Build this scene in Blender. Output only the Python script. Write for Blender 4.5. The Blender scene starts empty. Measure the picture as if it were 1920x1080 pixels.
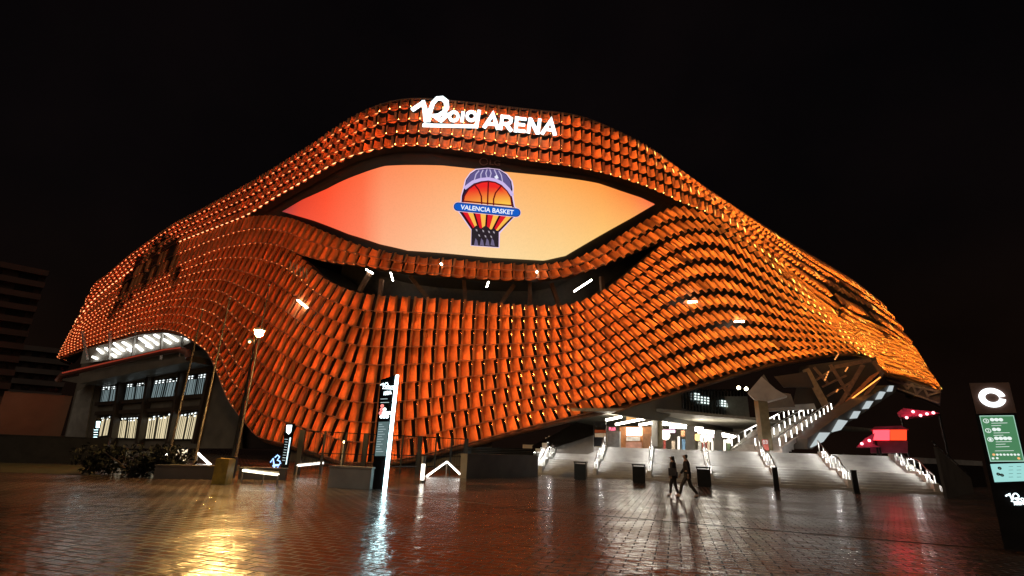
import bpy, math, random
import numpy as np
from mathutils import Vector, Matrix
random.seed(7); rng = np.random.default_rng(7)
S = bpy.context.scene; COL = S.collection

# ---------------------------------------------------------------- camera
F, EYE = 944.0, 1.6
zc = np.array([105, 2920, 944.0]); zc /= np.linalg.norm(zc)
fc = np.array([0, 0, 1.0]); yc = fc - zc * fc.dot(zc); yc /= np.linalg.norm(yc)
xc = np.cross(yc, zc)
if xc[0] < 0: xc = -xc
R = np.array([xc, yc, zc])
CAMP = np.array([0, 0, EYE])
def ray(px, py):
    w = R @ np.array([px - 960, 540 - py, F]); return w / np.linalg.norm(w)
def G(px, py, z=0.0):
    d = ray(px, py); return CAMP + d * ((z - EYE) / d[2])
def D(px, py, dist):
    d = ray(px, py); return CAMP + d * (dist / math.hypot(d[0], d[1]))
def PL(px, py, p0, n):
    d = ray(px, py); return CAMP + d * ((np.dot(np.array(p0) - CAMP, n)) / np.dot(d, n))
def proj(P):
    c = (np.asarray(P) - CAMP) @ R
    return 960 + F * c[..., 0] / c[..., 2], 540 - F * c[..., 1] / c[..., 2]
cam = bpy.data.cameras.new('camera'); co = bpy.data.objects.new('camera', cam); COL.objects.link(co)
cam.sensor_width = 36; cam.lens = F / 1920 * 36; cam.clip_end = 3000; cam.clip_start = 0.1
M = Matrix.Identity(4)
for i in range(3):
    M[i][0], M[i][1], M[i][2] = R[i][0], R[i][1], -R[i][2]
M.translation = Vector(CAMP); co.matrix_world = M; S.camera = co

# ---------------------------------------------------------------- materials
def nt(name):
    m = bpy.data.materials.new(name); m.use_nodes = True
    t = m.node_tree; t.nodes.clear()
    o = t.nodes.new('ShaderNodeOutputMaterial'); return m, t, o
def mat(name, c, rough=.6, metal=0, var=.25, scale=3.0, bump=0.0, bscale=20.0):
    m, t, o = nt(name); N, L = t.nodes, t.links
    b = N.new('ShaderNodeBsdfPrincipled'); L.new(b.outputs[0], o.inputs[0])
    b.inputs['Metallic'].default_value = metal
    g = N.new('ShaderNodeTexCoord')
    nz = N.new('ShaderNodeTexNoise'); nz.inputs['Scale'].default_value = scale; nz.inputs['Detail'].default_value = 5
    L.new(g.outputs['Object'], nz.inputs['Vector'])
    r = N.new('ShaderNodeValToRGB'); e = r.color_ramp.elements
    e[0].position, e[1].position = .3, .75
    e[0].color = [x * (1 - var) for x in c] + [1]; e[1].color = [min(1, x * (1 + var)) for x in c] + [1]
    L.new(nz.outputs[0], r.inputs[0]); L.new(r.outputs[0], b.inputs['Base Color'])
    mr = N.new('ShaderNodeMapRange'); mr.inputs[3].default_value = max(.03, rough - .12); mr.inputs[4].default_value = min(1, rough + .12)
    L.new(nz.outputs[0], mr.inputs[0]); L.new(mr.outputs[0], b.inputs['Roughness'])
    if bump:
        n2 = N.new('ShaderNodeTexNoise'); n2.inputs['Scale'].default_value = bscale; n2.inputs['Detail'].default_value = 6
        L.new(g.outputs['Object'], n2.inputs['Vector'])
        bp = N.new('ShaderNodeBump'); bp.inputs['Strength'].default_value = bump; bp.inputs['Distance'].default_value = .03
        L.new(n2.outputs[0], bp.inputs['Height']); L.new(bp.outputs[0], b.inputs['Normal'])
    return m
def srgb(r, g, b):
    f = lambda v: (v / 255 / 12.92) if v / 255 <= .04045 else ((v / 255 + .055) / 1.055) ** 2.4
    return (f(r), f(g), f(b))
def emis(name, c, s, sample=True, attr=False, oneside=False):
    m, t, o = nt(name); N, L = t.nodes, t.links
    e = N.new('ShaderNodeEmission'); e.inputs[0].default_value = (*c, 1); e.inputs[1].default_value = s
    if attr:
        a = N.new('ShaderNodeAttribute'); a.attribute_name = 'Col'; L.new(a.outputs['Color'], e.inputs[0])
    if oneside:
        g = N.new('ShaderNodeNewGeometry'); bl = N.new('ShaderNodeBsdfDiffuse'); bl.inputs[0].default_value = (.02, .02, .02, 1)
        mx = N.new('ShaderNodeMixShader'); L.new(g.outputs['Backfacing'], mx.inputs[0]); L.new(e.outputs[0], mx.inputs[1]); L.new(bl.outputs[0], mx.inputs[2])
        L.new(mx.outputs[0], o.inputs[0]); m.cycles.emission_sampling = 'FRONT' if sample else 'NONE'
    else:
        L.new(e.outputs[0], o.inputs[0])
        if not sample: m.cycles.emission_sampling = 'NONE'
    return m

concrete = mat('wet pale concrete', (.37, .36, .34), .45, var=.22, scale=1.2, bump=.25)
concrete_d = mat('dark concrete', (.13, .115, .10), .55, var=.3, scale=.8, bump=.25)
dark = mat('dark painted steel', (.018, .017, .017), .4, .3, var=.3)
black = mat('black lacquer', (.008, .008, .009), .22, var=.3)
steel = mat('galvanised steel', (.32, .30, .27), .4, .7, var=.25)
brownsteel = mat('brown steel beam', (.16, .09, .055), .45, .3, var=.3)
brassy = mat('olive painted column', (.27, .23, .13), .5, var=.2)
inner = mat('dark facade backing', (.035, .022, .016), .6, var=.4, scale=.4)
yellow = mat('yellow painted metal', (.42, .27, .03), .5, var=.3, scale=6)
spec0 = lambda m_: [setattr(n_.inputs['Specular IOR Level'], 'default_value', .03) for n_ in m_.node_tree.nodes if n_.type == 'BSDF_PRINCIPLED'] and m_
leafm = mat('dark leaves', (.006, .008, .004), .85, var=.5, scale=5)
white_lamp = emis('white tube light', (1, .93, .8), 30)
warm_lamp = emis('warm lamp glass', (1, .58, .18), 2800)
cool = emis('cool white lit lettering', (.80, .97, 1), 3.0)
cool_soft = emis('cool white glow strip', (.62, .95, 1), 7.0)
rail_led = emis('handrail light line', (1, .96, .88), 40.0)
rail_post = emis('glowing rail post', (1, .96, .88), 1.8)
glass = mat('dark wet glass', (.012, .014, .015), .08, var=.1)

# ---------------------------------------------------------------- mesh builder
class MB:
    def __init__(s): s.v, s.f, s.mi, s.c = [], [], [], []
    def add(s, vs, fs, mi=0, col=None):
        b = len(s.v); s.v += [tuple(map(float, p)) for p in vs]
        s.f += [tuple(b + i for i in f) for f in fs]; s.mi += [mi] * len(fs)
        s.c += [col or (1, 1, 1)] * len(vs)
    def box(s, c, dx, dy, dz, ax=(1, 0, 0), mi=0):
        ax = np.array([ax[0], ax[1], 0.0]); ax /= np.linalg.norm(ax); ay = np.array([-ax[1], ax[0], 0]); az = np.array([0, 0, 1.0])
        vs = [np.array(c) + ax * dx * i / 2 + ay * dy * j / 2 + az * dz * k / 2 for k in (-1, 1) for j in (-1, 1) for i in (-1, 1)]
        s.add(vs, [(0, 2, 3, 1), (4, 5, 7, 6), (0, 1, 5, 4), (2, 6, 7, 3), (0, 4, 6, 2), (1, 3, 7, 5)], mi)
    def bar(s, p, q, w, h=None, mi=0, col=None):
        h = h or w; p, q = np.array(p, float), np.array(q, float); d = q - p
        if np.linalg.norm(d) < 1e-3: return
        d /= np.linalg.norm(d)
        u = np.cross(d, [0, 0, 1.0])
        if np.linalg.norm(u) < 1e-3: u = np.cross(d, [0, 1.0, 0])
        u /= np.linalg.norm(u); v = np.cross(u, d)
        vs = [e + u * w / 2 * i + v * h / 2 * j for e in (p, q) for i, j in ((-1, -1), (1, -1), (1, 1), (-1, 1))]
        s.add(vs, [(3, 2, 1, 0), (4, 5, 6, 7), (0, 1, 5, 4), (1, 2, 6, 5), (2, 3, 7, 6), (3, 0, 4, 7)], mi, col)
    def tube(s, pts, r, seg=8, mi=0):
        pts = [np.array(p, float) for p in pts]; n = len(pts); rr = r if hasattr(r, '__len__') else [r] * n
        vs, fs = [], []
        for i, p in enumerate(pts):
            d = pts[min(i + 1, n - 1)] - pts[max(i - 1, 0)]; d /= np.linalg.norm(d)
            u = np.cross(d, [0, 0, 1.0])
            if np.linalg.norm(u) < .05: u = np.cross(d, [0, 1.0, 0])
            u /= np.linalg.norm(u); v = np.cross(d, u)
            vs += [p + rr[i] * (u * math.cos(a) + v * math.sin(a)) for a in (2 * math.pi * k / seg for k in range(seg))]
        for i in range(n - 1):
            for k in range(seg):
                a, b = i * seg + k, i * seg + (k + 1) % seg; fs.append((a, a + seg, b + seg, b)[::-1])
        fs += [tuple(range(seg)), tuple(range((n - 1) * seg, n * seg))[::-1]]
        s.add(vs, fs, mi)
    def prism(s, poly, ext, mi=0, col=None):
        poly = [np.array(p, float) for p in poly]; n = len(poly); ext = np.array(ext, float)
        nn = sum((np.cross(poly[i] - poly[0], poly[(i + 1) % n] - poly[0]) for i in range(1, n - 1)), np.zeros(3))
        if np.dot(nn, ext) > 0: poly = poly[::-1]
        vs = poly + [p + ext for p in poly]
        fs = [tuple(range(n)), tuple(range(n, 2 * n))[::-1]] + [(i, i + n, (i + 1) % n + n, (i + 1) % n) for i in range(n)]
        s.add(vs, fs, mi, col)
    def ball(s, c, r, mi=0, seg=10, rings=6):
        vs = [np.array(c) + np.array([0, 0, r])]; fs = []
        for i in range(1, rings):
            t = math.pi * i / rings
            vs += [np.array(c) + r * np.array([math.sin(t) * math.cos(2 * math.pi * k / seg), math.sin(t) * math.sin(2 * math.pi * k / seg), math.cos(t)]) for k in range(seg)]
        vs.append(np.array(c) - np.array([0, 0, r])); e = len(vs) - 1
        for k in range(seg):
            fs.append((0, 1 + k, 1 + (k + 1) % seg)); fs.append((e, e - seg + (k + 1) % seg, e - seg + k))
            for i in range(rings - 2):
                a = 1 + i * seg
                fs.append((a + k, a + seg + k, a + seg + (k + 1) % seg, a + (k + 1) % seg))
        s.add(vs, fs, mi)
    def stroke(s, pts, w, ext, mi=0, col=None, closed=False):
        """flat ribbon along a 3-D polyline lying in one plane, with thickness ext"""
        pts = [np.array(p, float) for p in pts]; n = len(pts); e = np.array(ext, float); en = e / np.linalg.norm(e)
        Lp, Rp = [], []
        ww = w if hasattr(w, '__len__') else [w] * n
        for i in range(n):
            if closed: a, b = pts[i - 1], pts[(i + 1) % n]; d1, d2 = pts[i] - a, b - pts[i]
            else:
                d1 = pts[i] - pts[i - 1] if i else pts[1] - pts[0]; d2 = pts[i + 1] - pts[i] if i < n - 1 else d1
            d1 = d1 / np.linalg.norm(d1); d2 = d2 / np.linalg.norm(d2)
            n1, n2 = np.cross(en, d1), np.cross(en, d2); m = n1 + n2; m /= max(np.linalg.norm(m), .2)
            m = m / max(np.dot(m, n1), .45)
            Lp.append(pts[i] + m * ww[i] / 2); Rp.append(pts[i] - m * ww[i] / 2)
        vs = Lp + Rp + [p + e for p in Lp] + [p + e for p in Rp]; fs = []
        for i in range(n if closed else n - 1):
            j = (i + 1) % n
            fs += [(i, j, n + j, n + i)[::-1], (2 * n + i, 2 * n + j, 3 * n + j, 3 * n + i), (i, 2 * n + i, 2 * n + j, j)[::-1], (n + i, n + j, 3 * n + j, 3 * n + i)[::-1]]
        if not closed: fs += [(0, n, 3 * n, 2 * n)[::-1], (n - 1, 3 * n - 1, 4 * n - 1, 2 * n - 1)[::-1]]
        s.add(vs, fs, mi, col)
    def build(s, name, mats, parent=None, smooth=False, col=False):
        me = bpy.data.meshes.new(name); me.from_pydata(s.v, [], s.f)
        for m in (mats if isinstance(mats, (list, tuple)) else [mats]): me.materials.append(m)
        me.polygons.foreach_set('material_index', s.mi)
        if smooth: me.polygons.foreach_set('use_smooth', [True] * len(s.f))
        if col:
            a = me.color_attributes.new('Col', 'FLOAT_COLOR', 'POINT')
            a.data.foreach_set('color', np.array([(*c, 1) for c in s.c], dtype=np.float32).ravel())
        me.update(); o = bpy.data.objects.new(name, me); COL.objects.link(o)
        if parent: par(o, parent)
        return o
WP = {}                                            # world origins of Empties (all unrotated), so children keep world coordinates
def par(o, p):
    o.parent = p
    q = p; off = Vector((0, 0, 0))
    while q: off += Vector(WP.get(q.name, (0, 0, 0))); q = q.parent
    o.location = -off if o.name not in WP else o.location - off
def thing(name, loc, label, cat, group=None):
    o = bpy.data.objects.new(name, None); COL.objects.link(o); o.location = tuple(map(float, loc)); WP[o.name] = tuple(map(float, loc))
    o.empty_display_size = .3; return tag(o, label, cat, group)
def tag(o, label, cat, group=None):
    o['label'] = label; o['category'] = cat
    if group: o['group'] = group
    return o
def text_mesh(txt, size, bold=0.0):
    c = bpy.data.curves.new('t', 'FONT'); c.body = txt; c.size = size; c.offset = bold; c.align_x = 'CENTER'; c.align_y = 'CENTER'; c.extrude = .004
    o = bpy.data.objects.new('t', c); COL.objects.link(o); bpy.context.view_layer.update()
    me = bpy.data.meshes.new_from_object(o.evaluated_get(bpy.context.evaluated_depsgraph_get()))
    bpy.data.objects.remove(o); vs = [tuple(v.co) for v in me.vertices]; fs = [tuple(p.vertices) for p in me.polygons]
    bpy.data.meshes.remove(me); return vs, fs
def put_text(mb, txt, a, b, h, n, mi=0, col=None, bold=0.0):
    """lettering centred between world points a (left) and b (right), filling that width, height h, facing n"""
    vs, fs = text_mesh(txt, 1.0, bold); xs = [v[0] for v in vs]; ys = [v[1] for v in vs]
    wx, wy = max(xs) - min(xs), max(ys) - min(ys); cx, cy = (max(xs) + min(xs)) / 2, (max(ys) + min(ys)) / 2
    a, b = np.array(a, float), np.array(b, float); u = b - a; L = np.linalg.norm(u); u /= L; n = np.array(n, float); v = np.cross(n, u); c = (a + b) / 2
    mb.add([c + u * (x - cx) * L / wx + v * (y - cy) * h / wy + n * z for x, y, z in vs], fs, mi, col)

# ---------------------------------------------------------------- facade surface P(s, z)
SM = lambda x: np.clip(x, 0, 1) ** 2 * (3 - 2 * np.clip(x, 0, 1))
DC = 46.0; A0 = math.radians(-4)
C0 = np.array([math.sin(A0), math.cos(A0)]) * DC
ds = .1; sr = np.arange(0, 135, ds); ZG = np.arange(-1, 43.0, 1.0)
def azel(px, py):
    d = ray(px, py); return math.degrees(math.atan2(d[0], d[1])), math.degrees(math.asin(d[2]))
def integ(h):                                      # headings (deg azimuth) -> points, from C0
    a = np.radians(h); return C0 + np.concatenate([[[0, 0]], np.cumsum(np.stack([np.sin(a), np.cos(a)], 1) * ds, 0)[:-1]])
front = integ(86 - 18 * SM((sr - 5) / 11))
faz = np.degrees(np.arctan2(front[:, 0], front[:, 1])); fd = np.hypot(front[:, 0], front[:, 1])
ridge = []
for p in ((1225, 292), (1300, 352), (1360, 402), (1440, 477), (1540, 590), (1630, 668)):
    a, e = azel(*p); i = int(np.argmin(np.abs(faz - a))); ridge.append((EYE + fd[i] * math.tan(math.radians(e)), sr[i]))
ridge.sort(); RZ, RS = zip(*ridge)
SR, SL, XR, XL = {}, {}, [], []
for z in ZG:
    sc = float(np.interp(z, RZ, RS))
    if z > RZ[-1]: sc = max(11, RS[-1] - (z - RZ[-1]) * .9)
    h = 86 - 18 * SM((sr - 5) / 11) - 18 * SM((sr - sc + 3) / 6)
    p = integ(h); az = np.degrees(np.arctan2(p[:, 0], p[:, 1])); tgt = 37.3 + (37 - z) / 23 * 3.0
    i = int(np.argmax(az > tgt)) or len(sr) - 1; h = h - np.clip((sr - sr[i]) / 10, 0, 2.2) * 57.3
    XR.append(integ(h)); SR[z] = sr[i]
    h = -94 + 37 * SM((sr - 4) / 16)
    p = integ(h); az = np.degrees(np.arctan2(p[:, 0], p[:, 1])); tgt = -40.1 - (30 - z) / 17 * 1.4
    i = int(np.argmax(az < tgt)) or len(sr) - 1; h = h + np.clip((sr - sr[i]) / 10, 0, 2.2) * 57.3
    XL.append(integ(h)); SL[z] = -sr[i]
SG = np.concatenate([-sr[:0:-1], sr]); TAB = np.stack([np.concatenate([l[:0:-1], r]) for l, r in zip(XL, XR)])   # [z][s][2]
def P(s, z, inset=0.0):
    s, z = float(s), float(z); zi = min(max((z - ZG[0]), 0), len(ZG) - 1.001); k = int(zi); fz = zi - k
    si = min(max((s - SG[0]) / ds, 0), len(SG) - 1.001); j = int(si); f = si - j
    p = (TAB[k, j] * (1 - f) + TAB[k, j + 1] * f) * (1 - fz) + (TAB[k + 1, j] * (1 - f) + TAB[k + 1, j + 1] * f) * fz
    r = np.array([p[0], p[1], z])
    return r - nrm(s, z) * inset if inset else r
def nrm(s, z):
    a, b = P(s - .6, z), P(s + .6, z); t = b - a; c = P(s, z + .6) - P(s, z - .6)
    n = np.cross(t, c); n /= np.linalg.norm(n); return n
zf = np.arange(0, 41, .25); sf = np.arange(-125, 125, .25)
ok = {}
_pts = np.array([[P(s, z) for s in sf] for z in zf]); _px, _py = proj(_pts)
_cc = (_pts - CAMP) @ R
for k, z in enumerate(zf):
    zi = float(np.clip(round(z), ZG[0], ZG[-1])); bad = (sf > SR[zi] + 1) | (sf < SL[zi] - 1); _px[k, bad] = 1e6
def unroll(px, py):
    d = (_px - px) ** 2 + (_py - py) ** 2; k, j = np.unravel_index(np.argmin(d), d.shape); s, z = sf[j], zf[k]
    for _ in range(3):
        x0, y0 = proj(P(s, z)); x1, y1 = proj(P(s + .1, z)); x2, y2 = proj(P(s, z + .1))
        J = np.array([[x1 - x0, x2 - x0], [y1 - y0, y2 - y0]]) / .1
        try: q = np.linalg.solve(J, [px - x0, py - y0])
        except Exception: break
        if np.abs(q).max() > 3: break
        s, z = s + q[0], z + q[1]
    return s, z
SS = np.arange(-100, 120, .25)
def curve(pts, sm=1.2):
    q = sorted(unroll(*p) for p in pts); s, z = zip(*q)
    y = np.interp(SS, s, z); w = np.exp(-.5 * (np.arange(-24, 25) * .25 / sm) ** 2); w /= w.sum()
    return np.convolve(np.pad(y, 24, 'edge'), w, 'valid')
cT = curve([(196, 520), (243, 478), (331, 415), (363, 400), (480, 335), (600, 260), (690, 203), (740, 186), (800, 183), (900, 193), (1000, 205), (1090, 216), (1150, 241), (1230, 285), (1300, 335), (1400, 400), (1500, 462), (1600, 522), (1645, 558)], 1.5)
UL_left = [(152, 600), (172, 570), (200, 546), (260, 500), (342, 454), (420, 424), (468, 406)]
UL_right = [(1268, 379), (1330, 402), (1400, 446), (1500, 525), (1600, 590), (1660, 615), (1695, 640)]
cU = curve(UL_left + [(520, 372), (560, 350), (600, 327), (650, 300), (700, 285), (745, 276), (800, 276), (900, 289), (1000, 305), (1100, 320), (1180, 340), (1240, 363)] + UL_right)
cL = curve(UL_left + [(510, 404), (551, 410), (626, 442), (688, 466), (772, 481), (855, 486), (938, 493), (1022, 497), (1084, 485), (1147, 452), (1205, 414)] + UL_right)
V_left = [(146, 618), (165, 595), (200, 572), (260, 536), (342, 498), (415, 468), (487, 456), (535, 463), (562, 478)]
V_right = [(1245, 452), (1300, 432), (1350, 436), (1400, 468), (1480, 530), (1560, 592), (1640, 628), (1705, 655)]
cV1 = curve(V_left + [(625, 494), (680, 498), (730, 507), (792, 514), (855, 519), (938, 525), (1022, 524), (1063, 520), (1105, 509), (1147, 492), (1200, 470)] + V_right)
cV2 = curve(V_left + [(605, 522), (647, 543), (688, 554), (772, 557), (855, 561), (938, 569), (1022, 574), (1063, 572), (1105, 560), (1147, 535), (1188, 502)] + V_right)
B_pts = [(120, 667), (153, 654), (198, 641), (260, 622), (307, 617), (343, 624), (367, 639), (396, 660), (411, 690), (435, 753), (462, 786), (489, 820), (549, 834), (611, 852), (640, 866), (700, 868), (749, 861), (774, 856), (801, 851), (844, 837), (890, 828), (915, 820), (1004, 797), (1051, 786), (1093, 776), (1134, 767), (1217, 748), (1297, 724), (1374, 701), (1447, 681), (1517, 669), (1560, 664), (1600, 661), (1629, 670), (1655, 698), (1690, 706), (1725, 717), (1757, 728)]
cB = curve(B_pts, .7)
cU = np.minimum(cU, cT - 2.5); cL = np.minimum(cL, cU); cV1 = np.minimum(cV1, cL - 1.0); cV2 = np.minimum(cV2, cV1); cB = np.minimum(cB, cV2 - 3.0)
zat = lambda c, s: float(np.interp(s, SS, c))
rows = [(cT + (cU - cT) * i / 4, cT + (cU - cT) * (i + 1) / 4) for i in range(4)]
rows += [(cL + (cV1 - cL) * i / 2, cL + (cV1 - cL) * (i + 1) / 2) for i in range(2)]
rows += [(cV2 + (cB - cV2) * i / 9, cV2 + (cB - cV2) * (i + 1) / 9) for i in range(9)]

arena = thing('arena', (-3.2, 46, 0), 'huge round arena clad in rows of orange lit terracotta tiles with a big eye-shaped screen', 'arena')

# tiles
def tile_mat():
    m, t, o = nt('glazed terracotta tile'); N, L = t.nodes, t.links
    b = N.new('ShaderNodeBsdfPrincipled'); L.new(b.outputs[0], o.inputs[0])
    a = N.new('ShaderNodeAttribute'); a.attribute_name = 'Col'
    g = N.new('ShaderNodeTexCoord'); nz = N.new('ShaderNodeTexNoise'); nz.inputs['Scale'].default_value = 2.5; nz.inputs['Detail'].default_value = 6
    L.new(g.outputs['Object'], nz.inputs['Vector'])
    r = N.new('ShaderNodeMapRange'); r.inputs[3].default_value = .65; r.inputs[4].default_value = 1.25; L.new(nz.outputs[0], r.inputs[0])
    v = N.new('ShaderNodeVectorMath'); v.operation = 'SCALE'; L.new(a.outputs['Color'], v.inputs[0]); L.new(r.outputs[0], v.inputs['Scale'])
    L.new(v.outputs[0], b.inputs['Base Color']); b.inputs['Roughness'].default_value = .58; b.inputs['Specular IOR Level'].default_value = .25
    return m
tilem = tile_mat()
ledm = emis('orange facade light strip', (1, .3, .05), 1.0, attr=True, oneside=True)
dotm = emis('orange facade light dot', (1, .3, .05), 1.0, sample=False, attr=True)
railm = mat('rusty rail tube', (.45, .22, .14), .45, .4, var=.3)
def inpoly(x, y, poly):
    c = False
    for (x1, y1), (x2, y2) in zip(poly, poly[1:] + poly[:1]):
        if (y1 > y) != (y2 > y) and x < (x2 - x1) * (y - y1) / (y2 - y1) + x1: c = not c
    return c
LEAF = [[unroll(*p) for p in q] for q in (
    [(318, 440), (340, 447), (344, 480), (334, 556), (322, 512), (296, 524), (258, 548), (222, 585), (204, 602), (228, 540), (262, 484), (290, 455)],
    [(1535, 513), (1552, 513), (1575, 545), (1562, 520), (1590, 532), (1628, 572), (1668, 640), (1663, 642), (1620, 590), (1592, 562), (1583, 560), (1580, 600), (1562, 590)])]
SP = 1.16
def strength(s, k):
    px = np.interp(s, [-60, -34, -22, -12, -4, 12, 30, 60], [.20, .20, .34, .60, 1.0, 1.1, 1.2, 1.35])
    if k < 4: px *= np.interp(s, [-30, -14, 10, 30], [2.2, 2.0, 1.6, 1.2])
    elif k < 6: px *= 1.25
    return float(px)
def ledcol(s, k):
    g = np.interp(s, [-60, -25, -8, 8, 25, 50], [.11, .14, .24, .30, .46, .56]); 
    if k < 4: g *= .85
    return np.array([1.0, g, g * .16 + .01])
n_tile = 0
for k, (zt, zb) in enumerate(rows):
    zm = (zt + zb) / 2
    tb, lb, db, rb = MB(), MB(), MB(), MB()
    pts = [P(s, z) for s, z in zip(SS, zm)]
    step = np.array([np.linalg.norm(pts[i + 1] - pts[i]) for i in range(len(pts) - 1)]); arc = np.concatenate([[0], np.cumsum(step)])
    a0 = np.interp(-3.2, SS, arc); lo, hi = np.interp(-88, SS, arc), np.interp(112, SS, arc)
    js = np.arange(math.ceil((lo - a0) / SP), (hi - a0) / SP)
    for j in js:
        s = float(np.interp(a0 + j * SP, arc, SS)); z = zat(zm, s)
        q = round(max(min(z, ZG[-1]), ZG[0]))
        if s > SR[float(q)] + 12 or s < SL[float(q)] - 12: continue
        c = P(s, z, 0); n = nrm(s, z)
        t = P(s + .4, zat(zm, s + .4)) - P(s - .4, zat(zm, s - .4)); t /= np.linalg.norm(t)
        up = np.cross(n, t); up /= np.linalg.norm(up)
        if up[2] < 0: up = -up
        u2 = up * .85 + np.array([0, 0, .15]); u2 -= n * np.dot(u2, n); u2 /= np.linalg.norm(u2); t = np.cross(u2, n); t /= np.linalg.norm(t)
        if np.dot(t, P(s + .4, z) - P(s - .4, z)) < 0: t = -t
        L = max((zat(zt, s) - zat(zb, s)) * abs(up[2]), .35); L = min(L, 2.4)
        if L < .5 and k not in (0, 3): pass
        lean = float(np.interp(s, [2, 10, 25, 50], [0, .28, .75, .85])) * (k > 3)
        u2 = u2 - t * lean; u2 /= np.linalg.norm(u2); t = np.cross(u2, n); t /= np.linalg.norm(t)
        if np.dot(t, P(s + .4, z) - P(s - .4, z)) < 0: t = -t
        sd = 1.0 if s > -6.5 - 6.5 * rng.random() else -1.0; w = SP * float(np.interp(s, [-24, -14, 0, 10, 22], [.31, .35, .40, .37, .31])) * (1.18 if k < 6 else 1.0) * (1 + .02 * rng.standard_normal()); tl = .12; ln_ = float(np.interp(s, [5, 20, 48, 60], [.53, .41, .41, .36])) if k > 3 else .39
        vs, fs = [], []
        for e, rr, oo in ((-ln_, w * 1.05, tl + .02 * rng.standard_normal()), (ln_ - .02, w * .92, -tl)):
            for i in range(9):
                a = math.pi * i / 8; vs.append(c + u2 * L * e + t * sd * rr * math.cos(a) + n * (.30 + oo - rr * 1.08 * math.sin(a)))
            vs.append(c + u2 * L * e - t * sd * (rr - .21) + n * (.335 + oo))       # flange that hides the light strip
        fs = [(i, i + 1, i + 11, i + 10) for i in range(9)]
        cc = (np.array([.56, .20, .07]) * (1 + .16 * rng.standard_normal())).clip(.05, .9)
        off = any(inpoly(s, z, p) for p in LEAF)
        if off and rng.random() < (.6 if s > 25 else .45): continue
        tb.add(vs, fs, 0, tuple(cc)); n_tile += 1
        # light strip along the left lip of the trough, shining into it
        st = strength(s, k) * (1 + .10 * rng.standard_normal()); lc = ledcol(s, k)
        if rng.random() < .012: st *= .25
        if s > float(np.interp(z, RZ, RS)) + 1: st *= 1.7
        if not off:
            e0 = c - t * sd * (w * .93) + n * .21; hw = .04
            d = n * .95 - t * (.31 if sd > 0 else 0); d /= np.linalg.norm(d)
            l0, l1 = (-.40, .30) if k > 5 else (-.36, -.02)
            a_, b_ = e0 + u2 * L * l0, e0 + u2 * L * l1; tt = n * tl * .5
            lb.add([a_ - d * hw + tt, a_ + d * hw + tt, b_ + d * hw - tt, b_ - d * hw - tt], [(3, 2, 1, 0) if sd > 0 else (0, 1, 2, 3)], 0, tuple(lc * 68.0 * st))
        # bare diodes under tiles; ridge slivers glow to imitate highlights on the lips
        sc_ = float(np.interp(z, RZ, RS)); lip = False
        if s > sc_ - 2.5 and not off:
            if rng.random() > (.9 if abs(s - sc_) < 2.0 else .12): continue
            big, dcol, lip = .05, (lc + np.array([.1, .22, .06])) * (4.5 if abs(s - sc_) < 1.3 else 1.7), True
        elif off: big, dcol = .05, lc * .9
        elif k == 3: big, dcol = .10, (lc + np.array([0, .26, .12])) * 3.5
        elif s < -26 or (k < 7 and s < -12): big, dcol = .07, (lc + np.array([0, .16, .06])) * (2.8 if k < 7 or s < -34 else 1.0)
        elif k in (4, 5): big, dcol = .05, (lc + np.array([0, .1, .03])) * 1.0
        else: continue
        dc = c - u2 * L * (.3 if lip else .5) + n * (.40 if lip else .36) + t * (-w if lip else .42)
        if lip: db.add([dc + v_ for v_ in (t * big, -t * big, u2 * L * .3, -u2 * L * .3, n * big, -n * big)], [(0, 2, 4), (2, 1, 4), (1, 3, 4), (3, 0, 4), (2, 0, 5), (1, 2, 5), (3, 1, 5), (0, 3, 5)], 0, tuple(dcol)); continue
        lx = 3.6 if (s < -24 or (k < 4 and s < -12)) else 1.0
        o3 = [t * lx, -t * lx, u2, -u2, n, -n]; db.add([dc + v_ * big for v_ in o3], [(0, 2, 4), (2, 1, 4), (1, 3, 4), (3, 0, 4), (2, 0, 5), (1, 2, 5), (3, 1, 5), (0, 3, 5)], 0, tuple(dcol))
    sub = np.arange(-88, 112.1, .75)
    sub = [s for s in sub if SL[15.0] - 12 < s < 13]
    rb.tube([P(s, zat(zb, s), -.46) for s in sub], .045, 5)
    row = tb.build('tile_row', tilem, arena, smooth=True, col=True)
    for nm, b_, m_ in (('led_strip', lb, ledm), ('led_dot', db, dotm), ('rail', rb, railm)):
        if b_.v:
            o = b_.build(nm, m_, None, col=nm != 'rail'); par(o, row); o.location = (0, 0, 0)
print('tiles', n_tile)

def strip(name, top, bot, inset, m, s0=-88, s1=112, nz=4, parent=arena, both=False):
    b = MB(); sub = [s for s in np.arange(s0, s1 + .01, .75) if SL[15.0] - 12 < s < SR[15.0] + 12]; vs, fs = [], []
    for s in sub:
        for i in range(nz + 1): vs.append(P(s, zat(top, s) + (zat(bot, s) - zat(top, s)) * i / nz, inset))
    for i in range(len(sub) - 1):
        for j in range(nz):
            a = i * (nz + 1) + j; fs.append((a, a + 1, a + nz + 2, a + nz + 1))
    b.add(vs, fs); return b.build(name, m, parent, smooth=True)
strip('inner_wall', cT, cU, .75, inner); strip('inner_wall', cL, cV1, .75, inner, -60, 60); strip('inner_wall', cV2, cB, .75, inner, nz=9)
# thick rims along the edges of the cladding
def rim(c, r, m, s0, s1, inset, dz=0, name='rim_beam'):
    b = MB(); b.tube([P(s, zat(c, s) + dz, inset) for s in np.arange(s0, s1, .5) if SL[15.0] - 12 < s < SR[15.0] + 12], r, 8); return b.build(name, m, arena, smooth=True)
rim(cB, .22, brownsteel, -88, 112, .25, -.25)
rim(cT, .12, brownsteel, -88, 112, .3, .1)
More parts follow.
